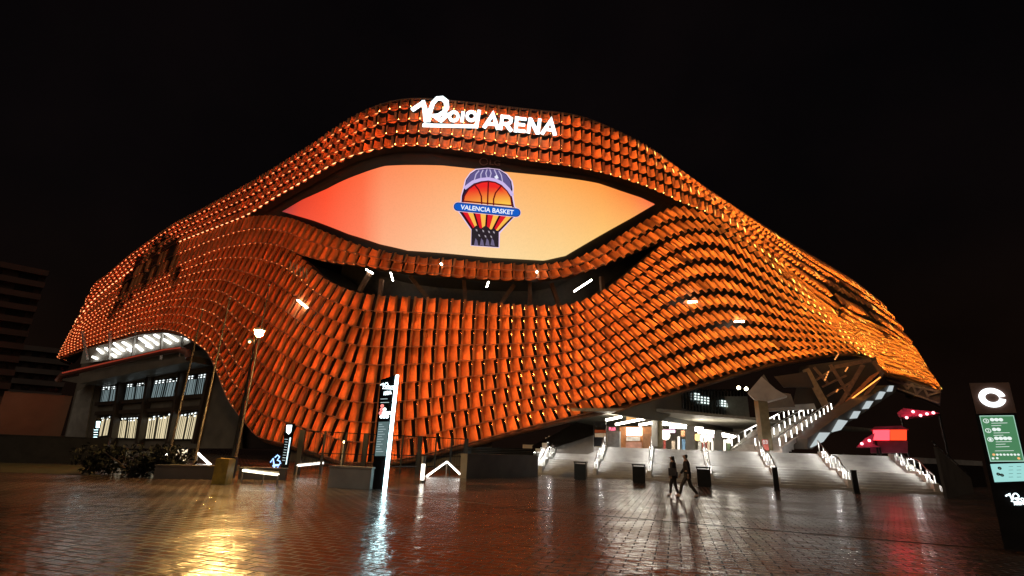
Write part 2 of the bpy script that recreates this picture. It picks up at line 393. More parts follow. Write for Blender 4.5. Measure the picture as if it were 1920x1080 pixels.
# roof behind the parapet and soffit under the overhang
b = MB(); sub = [s for s in np.arange(-80, 104, 1.5) if SL[30.0] - 12 < s < SR[30.0] + 12]
rt = [P(s, zat(cT, s) - .6, .7) for s in sub]; n_ = len(rt); cc = np.array([0, 105, 36.0])
b.add(rt + [cc], [(i, i + 1, n_) for i in range(n_ - 1)]); b.build('roof', inner, arena)
soff = mat('grey olive soffit', (.16, .145, .11), .6, var=.25, scale=.5)
def soffit(s0, s1, depth, rise, m):
    b = MB(); sub = np.arange(s0, s1, .75); vs = []
    for s in sub:
        p = P(s, zat(cB, s) - .3, .4); n = nrm(s, zat(cB, s)); n = np.array([n[0], n[1], 0]); n /= np.linalg.norm(n)
        vs += [p, p - n * depth + np.array([0, 0, rise])]
    b.add(vs, [(2 * i, 2 * i + 1, 2 * i + 3, 2 * i + 2) for i in range(len(sub) - 1)]); return b.build('soffit', m, arena)
soffit(-20, 50, 11, 1.2, soff)

# ---------------------------------------------------------------- the eye: surround, screen, emblem
strip('screen_surround', cU + .25, cL - .25, .85, mat('black screen surround', (.012, .010, .010), .5, var=.3), *(unroll(468, 406)[0], unroll(1268, 379)[0]))
top = [(521, 393), (558, 371), (605, 350), (667, 322), (717, 306), (772, 304), (830, 305), (897, 312), (980, 320), (1063, 329), (1126, 339), (1167, 353), (1209, 367), (1234, 379)]
bot = [(521, 393), (580, 410), (647, 435), (709, 454), (763, 466), (834, 471), (918, 479), (1022, 485), (1063, 476), (1126, 440), (1188, 406), (1234, 379)]
q1, q2 = sorted(unroll(*p) for p in top), sorted(unroll(*p) for p in bot)
KX = [530, 560, 610, 680, 720, 850, 950, 1050, 1130, 1180, 1234]
KT = [(150, 60, 66), (222, 72, 52), (255, 84, 52), (255, 112, 72), (255, 146, 100), (255, 172, 112), (255, 186, 116), (255, 180, 96), (255, 164, 80), (255, 144, 74), (252, 116, 82)]
KB = [(170, 72, 76), (240, 80, 58), (255, 98, 68), (255, 136, 100), (255, 182, 142), (255, 216, 172), (254, 226, 172), (254, 222, 158), (255, 206, 126), (255, 182, 102), (252, 122, 82)]
KTl, KBl = np.array([srgb(c[0], c[1] * .95, c[2] * .9) for c in KT]), np.array([srgb(c[0], c[1] * .965, c[2] * .93) for c in KB])
b = MB(); sa, sb = q1[0][0], q1[-1][0]; sx = np.linspace(sa, sb, 120); NZ = 8
b.v = []; b.c = []
for s in sx:
    z1, z2 = np.interp(s, *zip(*q1)), np.interp(s, *zip(*q2))
    for i in range(NZ + 1):
        f = i / NZ; p = P(s, z1 + (z2 - z1) * f, .55); x, _ = proj(p); b.v.append(tuple(p))
        c = [np.interp(x, KX, KTl[:, d]) * (1 - f) + np.interp(x, KX, KBl[:, d]) * f for d in range(3)]; b.c.append(tuple(c))
b.f = [(i * (NZ + 1) + j, i * (NZ + 1) + j + 1, (i + 1) * (NZ + 1) + j + 1, (i + 1) * (NZ + 1) + j) for i in range(len(sx) - 1) for j in range(NZ)]; b.mi = [0] * len(b.f)
def screen_mat():
    m, t, o = nt('lit screen picture'); N, L = t.nodes, t.links
    e = N.new('ShaderNodeEmission'); a = N.new('ShaderNodeAttribute'); a.attribute_name = 'Col'; L.new(e.outputs[0], o.inputs[0])
    g = N.new('ShaderNodeTexCoord'); nz = N.new('ShaderNodeTexNoise'); nz.inputs['Scale'].default_value = 6; nz.inputs['Detail'].default_value = 8
    L.new(g.outputs['Object'], nz.inputs['Vector']); r = N.new('ShaderNodeMapRange'); r.inputs[3].default_value = .92; r.inputs[4].default_value = 1.07
    L.new(nz.outputs[0], r.inputs[0]); L.new(a.outputs['Color'], e.inputs[0]); L.new(r.outputs[0], e.inputs[1]); return m
screen = b.build('screen', screen_mat(), arena, smooth=True, col=True)
nC = -np.array([math.sin(A0), math.cos(A0), 0]); pC = np.array([*C0, 0])
def CP(off): return lambda x, y: PL(x, y, pC + nC * off, nC)
emb = MB(); lay = [0]
def E6(pts): lay[0] += 1; f = CP(-.50 + .012 * lay[0]); return [f(820 + x / 6, 300 + y / 6) for x, y in pts]
def epoly(pts, c): emb.prism(E6(pts), nC * .006, 0, srgb(*c))
def estroke(pts, w, c): emb.stroke(E6(pts), w / 6 * .0555, nC * .006, 0, srgb(*c))
epoly([(290, 310), (312, 220), (365, 145), (430, 100), (570, 88), (700, 104), (785, 155), (845, 235), (860, 300), (855, 400), (875, 525), (930, 565), (935, 592), (905, 637), (855, 655), (706, 825), (698, 990), (374, 965), (380, 792), (235, 582), (188, 540), (195, 500), (235, 475), (260, 468), (265, 400)], (232, 205, 240))
epoly([(305, 310), (322, 225), (372, 155), (440, 110), (570, 95), (695, 110), (775, 160), (832, 240), (846, 330), (838, 400), (862, 525), (910, 565), (918, 590), (892, 628), (845, 640), (692, 812), (688, 978), (382, 958), (388, 786), (245, 578), (198, 540), (205, 505), (245, 486), (272, 470), (276, 400)], (38, 28, 48))
epoly([(312, 300), (330, 226), (378, 160), (445, 116), (570, 101), (690, 116), (768, 166), (822, 240), (832, 330), (720, 255), (575, 205), (420, 240)], (98, 88, 140))
for p in ([(415, 230), (435, 160), (470, 118)], [(490, 215), (490, 160), (515, 110)], [(560, 205), (545, 150), (560, 105)], [(590, 205), (605, 150), (590, 105)], [(665, 220), (665, 160), (640, 108)], [(735, 250), (720, 170), (690, 118)]): estroke(p, 12, (190, 180, 215))
epoly([(640, 190), (672, 165), (690, 205), (660, 215)], (235, 235, 250))
estroke([(305, 320), (400, 248), (490, 220), (575, 212), (660, 228), (735, 265), (800, 330), (848, 400)], 40, (205, 185, 235))
lay[0] += 1; f = CP(-.50 + .012 * lay[0]); arc_ = [(290, 480), (305, 405), (355, 325), (425, 275), (510, 248), (575, 243), (650, 252), (720, 290), (785, 350), (825, 420), (840, 520)]
base = [(290 + 55 * i, 480 + 4.2 * i) for i in range(11)]
for j in range(10):
    def cl(x, y):
        g = np.clip((y - 330) / 170, 0, 1); g *= .35 + .65 * np.clip((x - 280) / 450, 0, 1); return np.array(srgb(238, 40, 38)) * (1 - g) + np.array(srgb(255, 205, 80)) * g
    qd = []
    for f_ in np.linspace(0, 1, 6):
        qd.append([np.array(arc_[j]) * (1 - f_) + np.array(base[j]) * f_, np.array(arc_[j + 1]) * (1 - f_) + np.array(base[j + 1]) * f_])
    for i in range(5):
        for tri in ((qd[i][0], qd[i + 1][0], qd[i + 1][1], qd[i][1]),):
            s0 = len(emb.v); emb.add([f(820 + p[0] / 6, 300 + p[1] / 6) for p in tri], [(0, 1, 2, 3)])
            for q_, p in enumerate(tri): emb.c[s0 + q_] = tuple(cl(*p))
epoly([(300, 478), (840, 522), (840, 560), (300, 520)], (250, 215, 185))
for p, w in (([(575, 240), (568, 400), (565, 520)], 16), ([(285, 462), (560, 488), (845, 514)], 16), ([(415, 272), (465, 335), (495, 410), (500, 510)], 16), ([(715, 295), (655, 370), (633, 440), (632, 520)], 16), (arc_, 14)): estroke(p, w, (110, 18, 22))
for i in range(8):
    x0, x1 = 262 + 74 * i, 262 + 74 * (i + 1); xa, xb = 396 + 37 * i, 396 + 37 * (i + 1); c = (224, 30, 42) if i % 2 == 0 else (255, 190, 80)
    epoly([(x0, 570 + 8 * i), (x1, 578 + 8 * i), (xb, 775 + 3 * i), (xa, 772 + 3 * i)], c)
for i in range(0, 9, 2): estroke([(262 + 74 * i, 570 + 8 * i), (396 + 37 * i, 775 + 3 * i)], 20, (60, 14, 22))
epoly([(384, 782), (440, 735), (492, 772), (545, 735), (600, 782), (645, 768), (692, 832), (690, 982), (380, 960)], (44, 36, 42))
for x in (435, 500, 562, 620): epoly([(x - 22, 958), (x - 6, 880), (x + 14, 905), (x + 26, 966)], (110, 100, 130))
for x, y in ((440, 790), (470, 850), (515, 800), (540, 860), (580, 810), (605, 865), (635, 815)): epoly([(x - 10, y - 16), (x + 8, y - 8), (x + 12, y + 14), (x - 4, y + 6)], (170, 160, 170))
def pill(w, c):
    a, b2 = np.array([232, 525.0]), np.array([888, 592.0]); u = (b2 - a) / np.linalg.norm(b2 - a); v = np.array([-u[1], u[0]]); p = []
    for k in range(9): t = math.pi * (.5 + k / 8); p.append(a + w * (u * math.cos(t) + v * math.sin(t)))
    for k in range(9): t = math.pi * (-.5 + k / 8); p.append(b2 + w * (u * math.cos(t) + v * math.sin(t)))
    epoly(p, c)
pill(54, (225, 200, 235)); pill(48, (24, 30, 66)); pill(40, (22, 92, 196))
a_, b_ = E6([(262, 528), (860, 590)]); put_text(emb, 'VALENCIA BASKET', a_, b_, 56 / 6 * .0555, nC, 0, srgb(245, 250, 255), .02)
o = emb.build('team_emblem', emis('emblem on the lit screen', (1, 1, 1), 1.0, sample=False, attr=True), None, col=True); par(o, screen); o.location = (0, 0, 0)
mk = MB(); f = CP(-.7)
put_text(mk, 'LG', f(918, 304), f(938, 306), .62, nC, 0, None, .02)
c = f(907, 303); mk.stroke([c + .42 * (np.array([math.cos(A0), -math.sin(A0), 0]) * math.cos(t) + np.array([0, 0, 1]) * math.sin(t)) for t in np.linspace(0, 6.0, 16)], .1, nC * .01)
mk.build('maker_mark', mat('dull grey lettering', (.14, .12, .12), .5), arena)

# rooftop sign
scr, blk = MB(), MB(); kk = [0]
def S6(pts): kk[0] += 1; f = CP(1.25 + .006 * kk[0]); return [f(740 + x / 6, 160 + y / 6) for x, y in pts]
PXM = .0595
def st(mb, pts, w, closed=False):
    ww = [v / 6 * PXM * .86 for v in w] if hasattr(w, '__len__') else w / 6 * PXM * .86
    mb.stroke(S6(pts), ww, nC * .18, closed=closed)
def circ(cx, cy, r, n=18, sx=1.0): return [(cx + r * sx * math.cos(2 * math.pi * k / n), cy + r * math.sin(2 * math.pi * k / n)) for k in range(n)]
st(scr, [(195, 285), (330, 195)], 46); st(scr, [(322, 180), (345, 300), (368, 415)], [40, 66, 84])
st(scr, [(372, 412), (402, 290), (430, 205), (478, 155), (535, 152), (580, 190), (586, 250), (555, 310), (490, 345), (420, 350)], [56, 50, 48, 44, 54, 62, 58, 50, 40, 32])
st(scr, [(432, 340), (478, 375), (522, 402), (565, 365), (612, 325)], [34, 40, 44, 38, 30])
st(scr, circ(665, 355, 48), 34, True); st(scr, [(772, 305), (755, 415)], 40)
st(scr, circ(862, 352, 48), 34, True); st(scr, [(952, 288), (918, 482)], 42); st(scr, [(315, 455), (905, 468)], 36)
st(blk, [(1005, 482), (1105, 330), (1162, 500)], 44); st(blk, [(1050, 437), (1140, 446)], 32)
st(blk, [(1212, 342), (1190, 502)], 42); st(blk, [(1215, 358), (1280, 362), (1312, 385), (1306, 420), (1270, 440), (1210, 438)], 36); st(blk, [(1250, 440), (1312, 520)], 42)
st(blk, [(1374, 362), (1358, 528)], 42)
for p in ([(1375, 377), (1482, 388)], [(1368, 443), (1466, 453)], [(1360, 512), (1470, 524)]): st(blk, p, 32)
st(blk, [(1502, 540), (1524, 375)], 42); st(blk, [(1524, 380), (1606, 548)], 42); st(blk, [(1608, 552), (1632, 385)], 42)
st(blk, [(1655, 552), (1757, 398), (1802, 566)], 44); st(blk, [(1700, 500), (1785, 512)], 32)
signm = emis('white roof sign', (.84, .97, 1), 2.2)
o = scr.build('roof_sign', signm, arena); o2 = blk.build('roof_sign', signm, arena)
b = MB()
for x in (800, 840, 880, 920, 960, 1000, 1035):
    p = CP(1.2)(x, 200 + (x - 780) * .19); b.bar(p, p - nC * 1.5, .08)
b.build('sign_bracket', dark, arena)

# ---------------------------------------------------------------- the dark gap under the screen
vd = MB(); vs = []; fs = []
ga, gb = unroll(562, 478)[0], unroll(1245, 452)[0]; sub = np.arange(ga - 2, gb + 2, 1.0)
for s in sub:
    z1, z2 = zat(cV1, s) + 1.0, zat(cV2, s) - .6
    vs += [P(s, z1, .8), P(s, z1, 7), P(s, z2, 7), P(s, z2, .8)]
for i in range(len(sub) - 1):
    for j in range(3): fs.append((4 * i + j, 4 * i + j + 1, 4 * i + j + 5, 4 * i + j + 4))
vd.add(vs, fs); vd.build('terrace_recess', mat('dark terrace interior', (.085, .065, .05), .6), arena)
def onf(x, y, inset): s, z = unroll(x, y); return P(s, z, inset)
c3 = lambda x, y: (480 + x / 2.4, 160 + y / 2.4)
for l in (((480, 815), (425, 905)), ((540, 850), (530, 935)), ((680, 835), (778, 950)), ((935, 845), (942, 965)), ((1168, 875), (1100, 970)), ((1343, 870), (1388, 990)), ((1590, 840), (1596, 915)), ((1240, 860), (1240, 980))):
    b = MB(); b.bar(onf(*c3(*l[0]), 1.6), onf(*c3(*l[1]), 1.6), .38, .38); b.build('truss_beam', brownsteel, arena)
for l, r in ((((577, 785), (600, 860)), .075), (((1052, 855), (1040, 890)), .075), (((1450, 910), (1535, 858)), .085), (((466, 808), (500, 826)), .075), (((205, 972), (246, 1006)), .085), (((2140, 1068), (2180, 1066)), .075), (((1932, 980), (1968, 978)), .09), (((832, 808), (838, 816)), .075), (((1258, 845), (1264, 848)), .08)):
    b = MB(); ins = 1.3 if l[0][0] > 300 and l[0][0] < 1900 and l[0][1] > 850 or l[0][0] in (577, 466) else -.45
    b.tube([onf(*c3(*l[0]), ins), onf(*c3(*l[1]), ins)], r, 6); b.build('lamp_tube', white_lamp, arena)
b = MB()
for x in range(550, 582, 6): b.bar(onf(x, 492 + (x - 550) * .45, -.35), onf(x + 1, 513 + (x - 550) * .4, -.35), .14, .05)
b.build('louvre', mat('pale louvre slats', (.35, .4, .33), .4), arena)

# ---------------------------------------------------------------- left end: lit gallery, eave and glazed lobby
LA, LB_ = np.array([*D(395, 760, 75)[:2], 0]), np.array([*D(150, 760, 98)[:2], 0])
lu = (LA - LB_) / np.linalg.norm(LA - LB_); ln = np.array([lu[1], -lu[0], 0])
if np.dot(ln, -LA) < 0: ln = -ln
def LPn(x, y, off=0.0): return PL(x, y, LA + ln * off, ln)
c5 = lambda x, y: (100 + x / 3.375, 580 + y / 3.375)
wallm = mat('grey lobby wall', (.17, .155, .13), .5, var=.25, scale=.6)
b = MB(); b.prism([LPn(*c5(*p)) for p in ((60, 850), (180, 340), (1010, 250), (1180, 520), (1180, 880), (60, 880))], -ln * .4); b.build('lobby_wall', wallm, arena)
b = MB(); b.prism([LPn(*c5(*p), .25) for p in ((75, 815), (150, 520), (255, 470), (200, 815))], -ln * .2); b.build('end_wall', concrete, arena)
b = MB()
for x0, x1 in ((440, 375), (620, 545), (820, 735), (1000, 900)): b.bar(LPn(*c5(x0, 400), .5), LPn(*c5(x1, 850), .5), .9, .5)
for y0, y1 in ((600, 545), (660, 620)): b.bar(LPn(*c5(270, y0), .3), LPn(*c5(970, y1), .3), .35, .5)
b.build('lobby_column', mat('brown lobby frame', (.06, .045, .035), .5), arena)
warm_w = emis('warm lit window', (1, .84, .52), .8); cool_w = emis('cool lit window', (.62, .82, .85), .28); spot_w = emis('ceiling spot behind glass', (.9, 1, 1), 2.0, sample=False)
up_q = [[(310, 490), (425, 480), (405, 595), (290, 600)], [(465, 472), (590, 460), (575, 575), (445, 580)], [(640, 450), (795, 430), (765, 560), (612, 572)], [(850, 420), (985, 402), (965, 545), (820, 552)]]
lo_q = [[(300, 685), (370, 672), (345, 800), (270, 808)], [(405, 688), (540, 680), (520, 820), (385, 815)], [(575, 682), (745, 655), (715, 822), (555, 822)], [(780, 668), (930, 642), (890, 825), (750, 825)]]
def bil(q, u, v): q = [np.array(p, float) for p in q]; return (q[0] * (1 - u) + q[1] * u) * (1 - v) + (q[3] * (1 - u) + q[2] * u) * v
for qs, m_, warm in ((up_q, cool_w, False), (lo_q, warm_w, True)):
    for q in qs:
        b = MB(); b.prism([LPn(*c5(*p), .08) for p in q], -ln * .05); w_ = b.build('window', glass, arena)
        b = MB(); n_ = 13 if warm else 12
        for i in range(n_):
            u0 = (i + .15 + .3 * random.random()) / n_; u1 = u0 + (.25 + .42 * random.random()) / n_; v0, v1 = (.06 + .1 * random.random(), .97) if warm else (.22, .95)
            b.prism([LPn(*c5(*bil(q, u, v)), .12) for u, v in ((u0, v0), (u1, v0), (u1, v1), (u0, v1))], -ln * .03)
        o = b.build('lit_blind', m_, None); par(o, w_); o.location = (0, 0, 0)
        b = MB()
        for i in range(7):
            for j in range(2):
                if random.random() < .75:
                    u, v = (i + .4) / 7, .03 + .1 * j; b.prism([LPn(*c5(*bil(q, u + a, v + c)), .16) for a, c in ((0, 0), (.06, 0), (.06, .05), (0, .05))], -ln * .02)
        o = b.build('ceiling_spot', spot_w, None); par(o, w_); o.location = (0, 0, 0)
        b = MB()
        for u in (0, .5, 1): b.bar(LPn(*c5(*bil(q, u, 0)), .22), LPn(*c5(*bil(q, u, 1)), .22), .14, .14)
        for v in (0, 1): b.bar(LPn(*c5(*bil(q, 0, v)), .22), LPn(*c5(*bil(q, 1, v)), .22), .14, .14)
        o = b.build('window_frame', dark, None); par(o, w_); o.location = (0, 0, 0)
# gallery
b = MB(); b.prism([LPn(*c5(*p), 1.2) for p in ((190, 255), (700, 125), (850, 160), (870, 210), (700, 270), (170, 345))], -ln * .1); b.build('gallery_wall', mat('pale gallery wall', (.42, .40, .36), .5, var=.15), arena)
bars = [(270, 310, 250, 285), (250, 262, 322, 308), (330, 380, 240, 262), (340, 400, 275, 292)]
glamp = emis('gallery ceiling light', (1, .98, .9), 3.2)
for (x0, y0, x1, y1) in ((280, 250, 312, 278), (250, 300, 275, 312), (330, 245, 352, 262), (385, 215, 445, 262), (375, 250, 420, 282), (365, 282, 392, 300), (440, 208, 492, 240), (545, 182, 610, 230), (520, 225, 560, 260), (580, 168, 628, 196), (590, 230, 622, 242), (640, 160, 668, 178), (705, 148, 785, 200), (698, 190, 740, 215), (815, 168, 850, 190), (470, 250, 500, 266), (640, 205, 660, 222)):
    b = MB(); b.bar(LPn(*c5(x0, y0), 1.45), LPn(*c5(x1, y1), 1.45), .28, .24); b.build('gallery_lamp', glamp, arena)
b = MB()
for x0, x1 in ((500, 520), (680, 690), (355, 360), (800, 830), (215, 185)): b.bar(LPn(*c5(x1, 140), 1.7), LPn(*c5(x0, 320), 1.7), .3, .2)
b.build('gallery_mullion', concrete, arena)
eave = [(30, 440), (60, 402), (200, 368), (350, 335), (520, 295), (700, 255), (800, 243), (850, 262), (860, 300)]
b = MB(); b.tube([LPn(*c5(x, y + 12), 3.6 + .0 * x) for x, y in eave], .42, 8); b.build('eave', mat('reddish eave shell', (.22, .10, .08), .4, var=.25), arena, smooth=True)
b = MB()
for i in range(60):
    u = i / 59; x = 60 + 740 * u; y = np.interp(x, [60, 350, 700, 800], [402, 335, 255, 243]); c = LPn(*c5(x, y), 4.1); b.box(c, .14, .14, .14)
b.build('eave_light', emis('dim red eave light', (1, .12, .06), .3, sample=False), arena)
b = MB(); b.prism([LPn(*c5(*p), 3.5) for p in ((30, 445), (860, 290), (860, 330), (170, 470))], -ln * 3.2); b.build('eave_soffit', wallm, arena)
# dark solid under the swooping left edge, behind the glass lobby
b = MB(); b.prism([LPn(*c5(*p), -1.2) for p in ((900, 180), (1240, 330), (2400, 880), (900, 880))], -ln * 2); b.build('base_wall', inner, arena)
b = MB(); s_ = np.arange(-19, 3, 1.0)
vs = [];
for s in s_: vs += [P(s, zat(cB, s) + .4, 1.0), np.array([*P(s, zat(cB, s) + .4, 1.0)[:2], 0])]
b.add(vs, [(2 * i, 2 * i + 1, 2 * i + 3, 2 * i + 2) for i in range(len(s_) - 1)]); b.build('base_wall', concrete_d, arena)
# ---------------------------------------------------------------- plaza
def ground_mat():
    m, t, o = nt('wet brick paving'); N, L = t.nodes, t.links
    b = N.new('ShaderNodeBsdfPrincipled'); L.new(b.outputs[0], o.inputs[0])
    g = N.new('ShaderNodeTexCoord'); mp = N.new('ShaderNodeMapping'); mp.inputs['Rotation'].default_value = (0, 0, math.radians(17.8)); L.new(g.outputs['Object'], mp.inputs[0])
    wn = N.new('ShaderNodeTexNoise'); wn.inputs['Scale'].default_value = 1.5; L.new(mp.outputs[0], wn.inputs['Vector'])
    wm = N.new('ShaderNodeVectorMath'); wm.operation = 'SCALE'; wm.inputs['Scale'].default_value = .035; L.new(wn.outputs['Color'], wm.inputs[0])
    ad = N.new('ShaderNodeVectorMath'); L.new(mp.outputs[0], ad.inputs[0]); L.new(wm.outputs[0], ad.inputs[1])
    br = N.new('ShaderNodeTexBrick'); br.inputs['Scale'].default_value = 1; br.inputs['Brick Width'].default_value = .42; br.inputs['Row Height'].default_value = .21
    br.inputs['Mortar Size'].default_value = .016; br.inputs['Mortar Smooth'].default_value = .4; br.inputs['Bias'].default_value = 0
    br.inputs['Color1'].default_value = (.13, .078, .052, 1); br.inputs['Color2'].default_value = (.065, .04, .03, 1); br.inputs['Mortar'].default_value = (.012, .009, .008, 1)
    L.new(ad.outputs[0], br.inputs['Vector'])
    n1 = N.new('ShaderNodeTexNoise'); n1.inputs['Scale'].default_value = .35; n1.inputs['Detail'].default_value = 6; L.new(g.outputs['Object'], n1.inputs['Vector'])
    n2 = N.new('ShaderNodeTexNoise'); n2.inputs['Scale'].default_value = 9; n2.inputs['Detail'].default_value = 5; L.new(g.outputs['Object'], n2.inputs['Vector'])
    mx = N.new('ShaderNodeMix'); mx.data_type = 'RGBA'; mx.blend_type = 'MULTIPLY'; mx.inputs[0].default_value = .7
    r1 = N.new('ShaderNodeMapRange'); r1.inputs[1].default_value = .3; r1.inputs[2].default_value = .7; r1.inputs[3].default_value = .55; r1.inputs[4].default_value = 1.2; L.new(n1.outputs[0], r1.inputs[0])
    L.new(br.outputs['Color'], mx.inputs[6]); L.new(r1.outputs[0], mx.inputs[7]); L.new(mx.outputs[2], b.inputs['Base Color'])
    r2 = N.new('ShaderNodeMapRange'); r2.inputs[1].default_value = .35; r2.inputs[2].default_value = .65; r2.inputs[3].default_value = .08; r2.inputs[4].default_value = .27; L.new(n1.outputs[0], r2.inputs[0])
    a2 = N.new('ShaderNodeMath'); a2.operation = 'MULTIPLY_ADD'; a2.inputs[1].default_value = .35; L.new(br.outputs['Fac'], a2.inputs[0]); L.new(r2.outputs[0], a2.inputs[2]); L.new(a2.outputs[0], b.inputs['Roughness'])
    hh = N.new('ShaderNodeMath'); hh.operation = 'MULTIPLY_ADD'; hh.inputs[1].default_value = -1.0; L.new(br.outputs['Fac'], hh.inputs[0])
    h2 = N.new('ShaderNodeMath'); h2.operation = 'MULTIPLY'; h2.inputs[1].default_value = .55; L.new(n2.outputs[0], h2.inputs[0]); L.new(h2.outputs[0], hh.inputs[2])
    sp = N.new('ShaderNodeSeparateColor'); L.new(br.outputs['Color'], sp.inputs[0])
    h3 = N.new('ShaderNodeMath'); h3.operation = 'MULTIPLY_ADD'; h3.inputs[1].default_value = 9.0; L.new(sp.outputs[0], h3.inputs[0]); n4 = N.new('ShaderNodeTexNoise'); n4.inputs['Scale'].default_value = 2.2; n4.inputs['Detail'].default_value = 3; L.new(g.outputs['Object'], n4.inputs['Vector'])
    h5 = N.new('ShaderNodeMath'); h5.operation = 'MULTIPLY_ADD'; h5.inputs[1].default_value = 2.6; L.new(n4.outputs[0], h5.inputs[0]); L.new(hh.outputs[0], h5.inputs[2]); L.new(h5.outputs[0], h3.inputs[2])
    bp = N.new('ShaderNodeBump'); bp.inputs['Strength'].default_value = .95; bp.inputs['Distance'].default_value = .012; L.new(h3.outputs[0], bp.inputs['Height']); L.new(bp.outputs[0], b.inputs['Normal'])
    b.inputs['Specular IOR Level'].default_value = 1.0
    return m
b = MB(); b.add([(-900, -60, 0), (900, -60, 0), (900, 1500, 0), (-900, 1500, 0)], [(0, 1, 2, 3)]); o = b.build('plaza_ground', ground_mat()); o['kind'] = 'structure'
def ribbon(p, q, w, z, m, name):
    p, q = np.array(p[:2]), np.array(q[:2]); u = (q - p) / np.linalg.norm(q - p); v = np.array([-u[1], u[0]]) * w / 2
    b = MB(); b.add([(*(p - v), z), (*(q - v), z), (*(q + v), z), (*(p + v), z)], [(0, 1, 2, 3)]); o = b.build(name, m); o['kind'] = 'structure'; return o
ribbon(G(930, 950), G(1905, 1034), .12, .004, mat('dark slot drain', (.012, .010, .009), .5), 'pavement_drain_line')
ribbon(G(728, 926), G(925, 946), .10, .004, mat('pale paving joint', (.30, .26, .22), .35), 'pavement_pale_line')

# ---------------------------------------------------------------- staircase frame
S0 = G(1005, 890); e1 = G(1770, 928) - S0; SW = np.linalg.norm(e1); e1 /= SW; e2 = np.array([-e1[1], e1[0], 0])
if e2[1] < 0: e2 = -e2
def W(a, d, z): return np.array([S0[0], S0[1], 0]) + e1 * a + e2 * d + np.array([0, 0, z])
def Sd(px, py, d): return PL(px, py, W(0, d, 0), -e2)
def aof(P_): return float(np.dot(np.array(P_) - W(0, 0, 0), e1))
white_c = mat('white stair concrete', (.55, .54, .52), .45, var=.15)
rail_down = emis('downward rail light', (1, .97, .92), 170.0, oneside=True)
NR, RI = 14, .154; PZ = NR * RI
prof = []; d_ = 0.0
for i in range(NR):
    prof.append((d_, (i + 1) * RI)); d_ += .38 + (1.3 if i == 6 else 0)
DT = prof[-1][0]
def zstair(d):
    z = 0
    for dd, zz in prof:
        if d >= dd - .02: z = zz
    return z
st_ = thing('entrance_staircase', W(SW / 2, 0, 0), 'wide pale concrete staircase with lit handrails rising to the arena concourse', 'staircase')
for i, (dd, zz) in enumerate(prof):
    d2 = prof[i + 1][0] if i < NR - 1 else DT + .5
    b = MB(); c = (W(0, dd - .03, 0) + W(SW, d2, 0)) / 2
    vs = [W(a, d, z) for z in (zz - RI + (.0 if i else 0), zz) for a, d in ((0, dd), (SW, dd), (SW, DT + .5), (0, DT + .5))]
    b.add(vs, [(0, 1, 5, 4), (4, 5, 6, 7), (1, 2, 6, 5), (3, 0, 4, 7)]); b.build('step', concrete, st_)
b = MB(); b.prism([W(SW + .003, 0, 0), W(SW + .003, DT + .5, 0), W(SW + .003, DT + .5, PZ), W(SW + .003, DT, PZ), W(SW + .003, 0, .1)], e1 * .35); b.build('side_wall', concrete, st_)
rx = [aof(G(x, y)) for x, y in ((1010, 890), (1112, 896), (1217, 901), (1336, 907), (1463, 913), (1601, 920), (1766, 928))]
for i, a in enumerate(rx):
    a = min(max(a, .25), SW - .2); h = MB(); led = MB(); posts = []
    ds_ = [.3, 1.1, 1.9, 2.7, 3.7, 4.5, 5.3, DT + .2]
    line = [W(a, d, zstair(d) + .95) for d in ds_]
    h.tube([line[0] + np.array([0, 0, -.6]), line[0]] + line[1:], .035, 6)
    for d in ds_: h.bar(W(a, d, zstair(d)), W(a, d, zstair(d) + .95), .06)
    o = h.build('handrail', steel, st_)
    for j in range(len(ds_) - 1):
        p, q = line[j] + np.array([0, 0, -.06]), line[j + 1] + np.array([0, 0, -.06]); vv = e1 * .03
        led.add([p - vv, p + vv, q + vv, q - vv], [(3, 2, 1, 0)])
    pst = MB()
    for j, d in enumerate(ds_): pst.bar(W(a, d - .05, zstair(d) + .45), W(a, d - .05, zstair(d) + .90), .032, .032)
    pst.bar(line[0] + np.array([0, 0, -.05]), line[0] + (line[1] - line[0]) * .6 + np.array([0, 0, -.05]), .03)
    plb = MB()
    for j in range(len(ds_) - 1): plb.prism([W(a - .13, ds_[j] + (.0 if j else -.1), 0), W(a - .13, ds_[j + 1], 0), W(a - .13, ds_[j + 1], zstair(ds_[j + 1]) + .16), W(a - .13, ds_[j] + (.0 if j else -.1), zstair(ds_[j + 1]) + .16)], e1 * .26)
    plb.build('plinth', white_c, st_)
    o2 = pst.build('lit_post', rail_post, None); par(o2, o); o2.location = (0, 0, 0)
    led.build('rail_light', rail_down, None); l_ = bpy.data.objects[[x.name for x in S.objects if x.name.startswith('rail_light')][-1]]
    par(l_, o); l_.location = (0, 0, 0)

# ---------------------------------------------------------------- podium and lit concourse under the overhang (parts of the arena)
b = MB(); b.prism([W(-3, DT + .5, PZ), W(SW + .36, DT + .5, PZ), W(36, 20, PZ), W(42, 60, PZ), W(-3, 60, PZ)], (0, 0, -.4)); o = b.build('podium_floor', concrete, arena)
b = MB(); b.prism([W(SW + .36, DT + .55, PZ - .42), W(36, 20.1, PZ - .42), W(36, 20.1, 0), W(SW + .36, DT + .55, 0)], e2 * .3); b.build('podium_wall', dark, arena)
CZ = 5.2
olive = mat('olive grey fascia', (.10, .085, .05), .5, var=.25, scale=.5)
ceilm = mat('concourse ceiling', (.30, .28, .23), .6)
creamw = mat('cream concourse wall', (.5, .43, .32), .5, var=.15)
b = MB(); b.prism([W(-3, 8, CZ), W(9, 8, CZ), W(34, 34, CZ), W(-3, 34, CZ)], (0, 0, .25)); b.build('concourse_ceiling', ceilm, arena)
b = MB(); b.prism([W(-3, 33, PZ), W(19, 33, PZ), W(19, 33, CZ + 4), W(-3, 33, CZ + 4)], e2 * .3); b.build('concourse_wall', creamw, arena)
c7 = lambda x, y: (1080 + x / 6, 720 + y / 6)
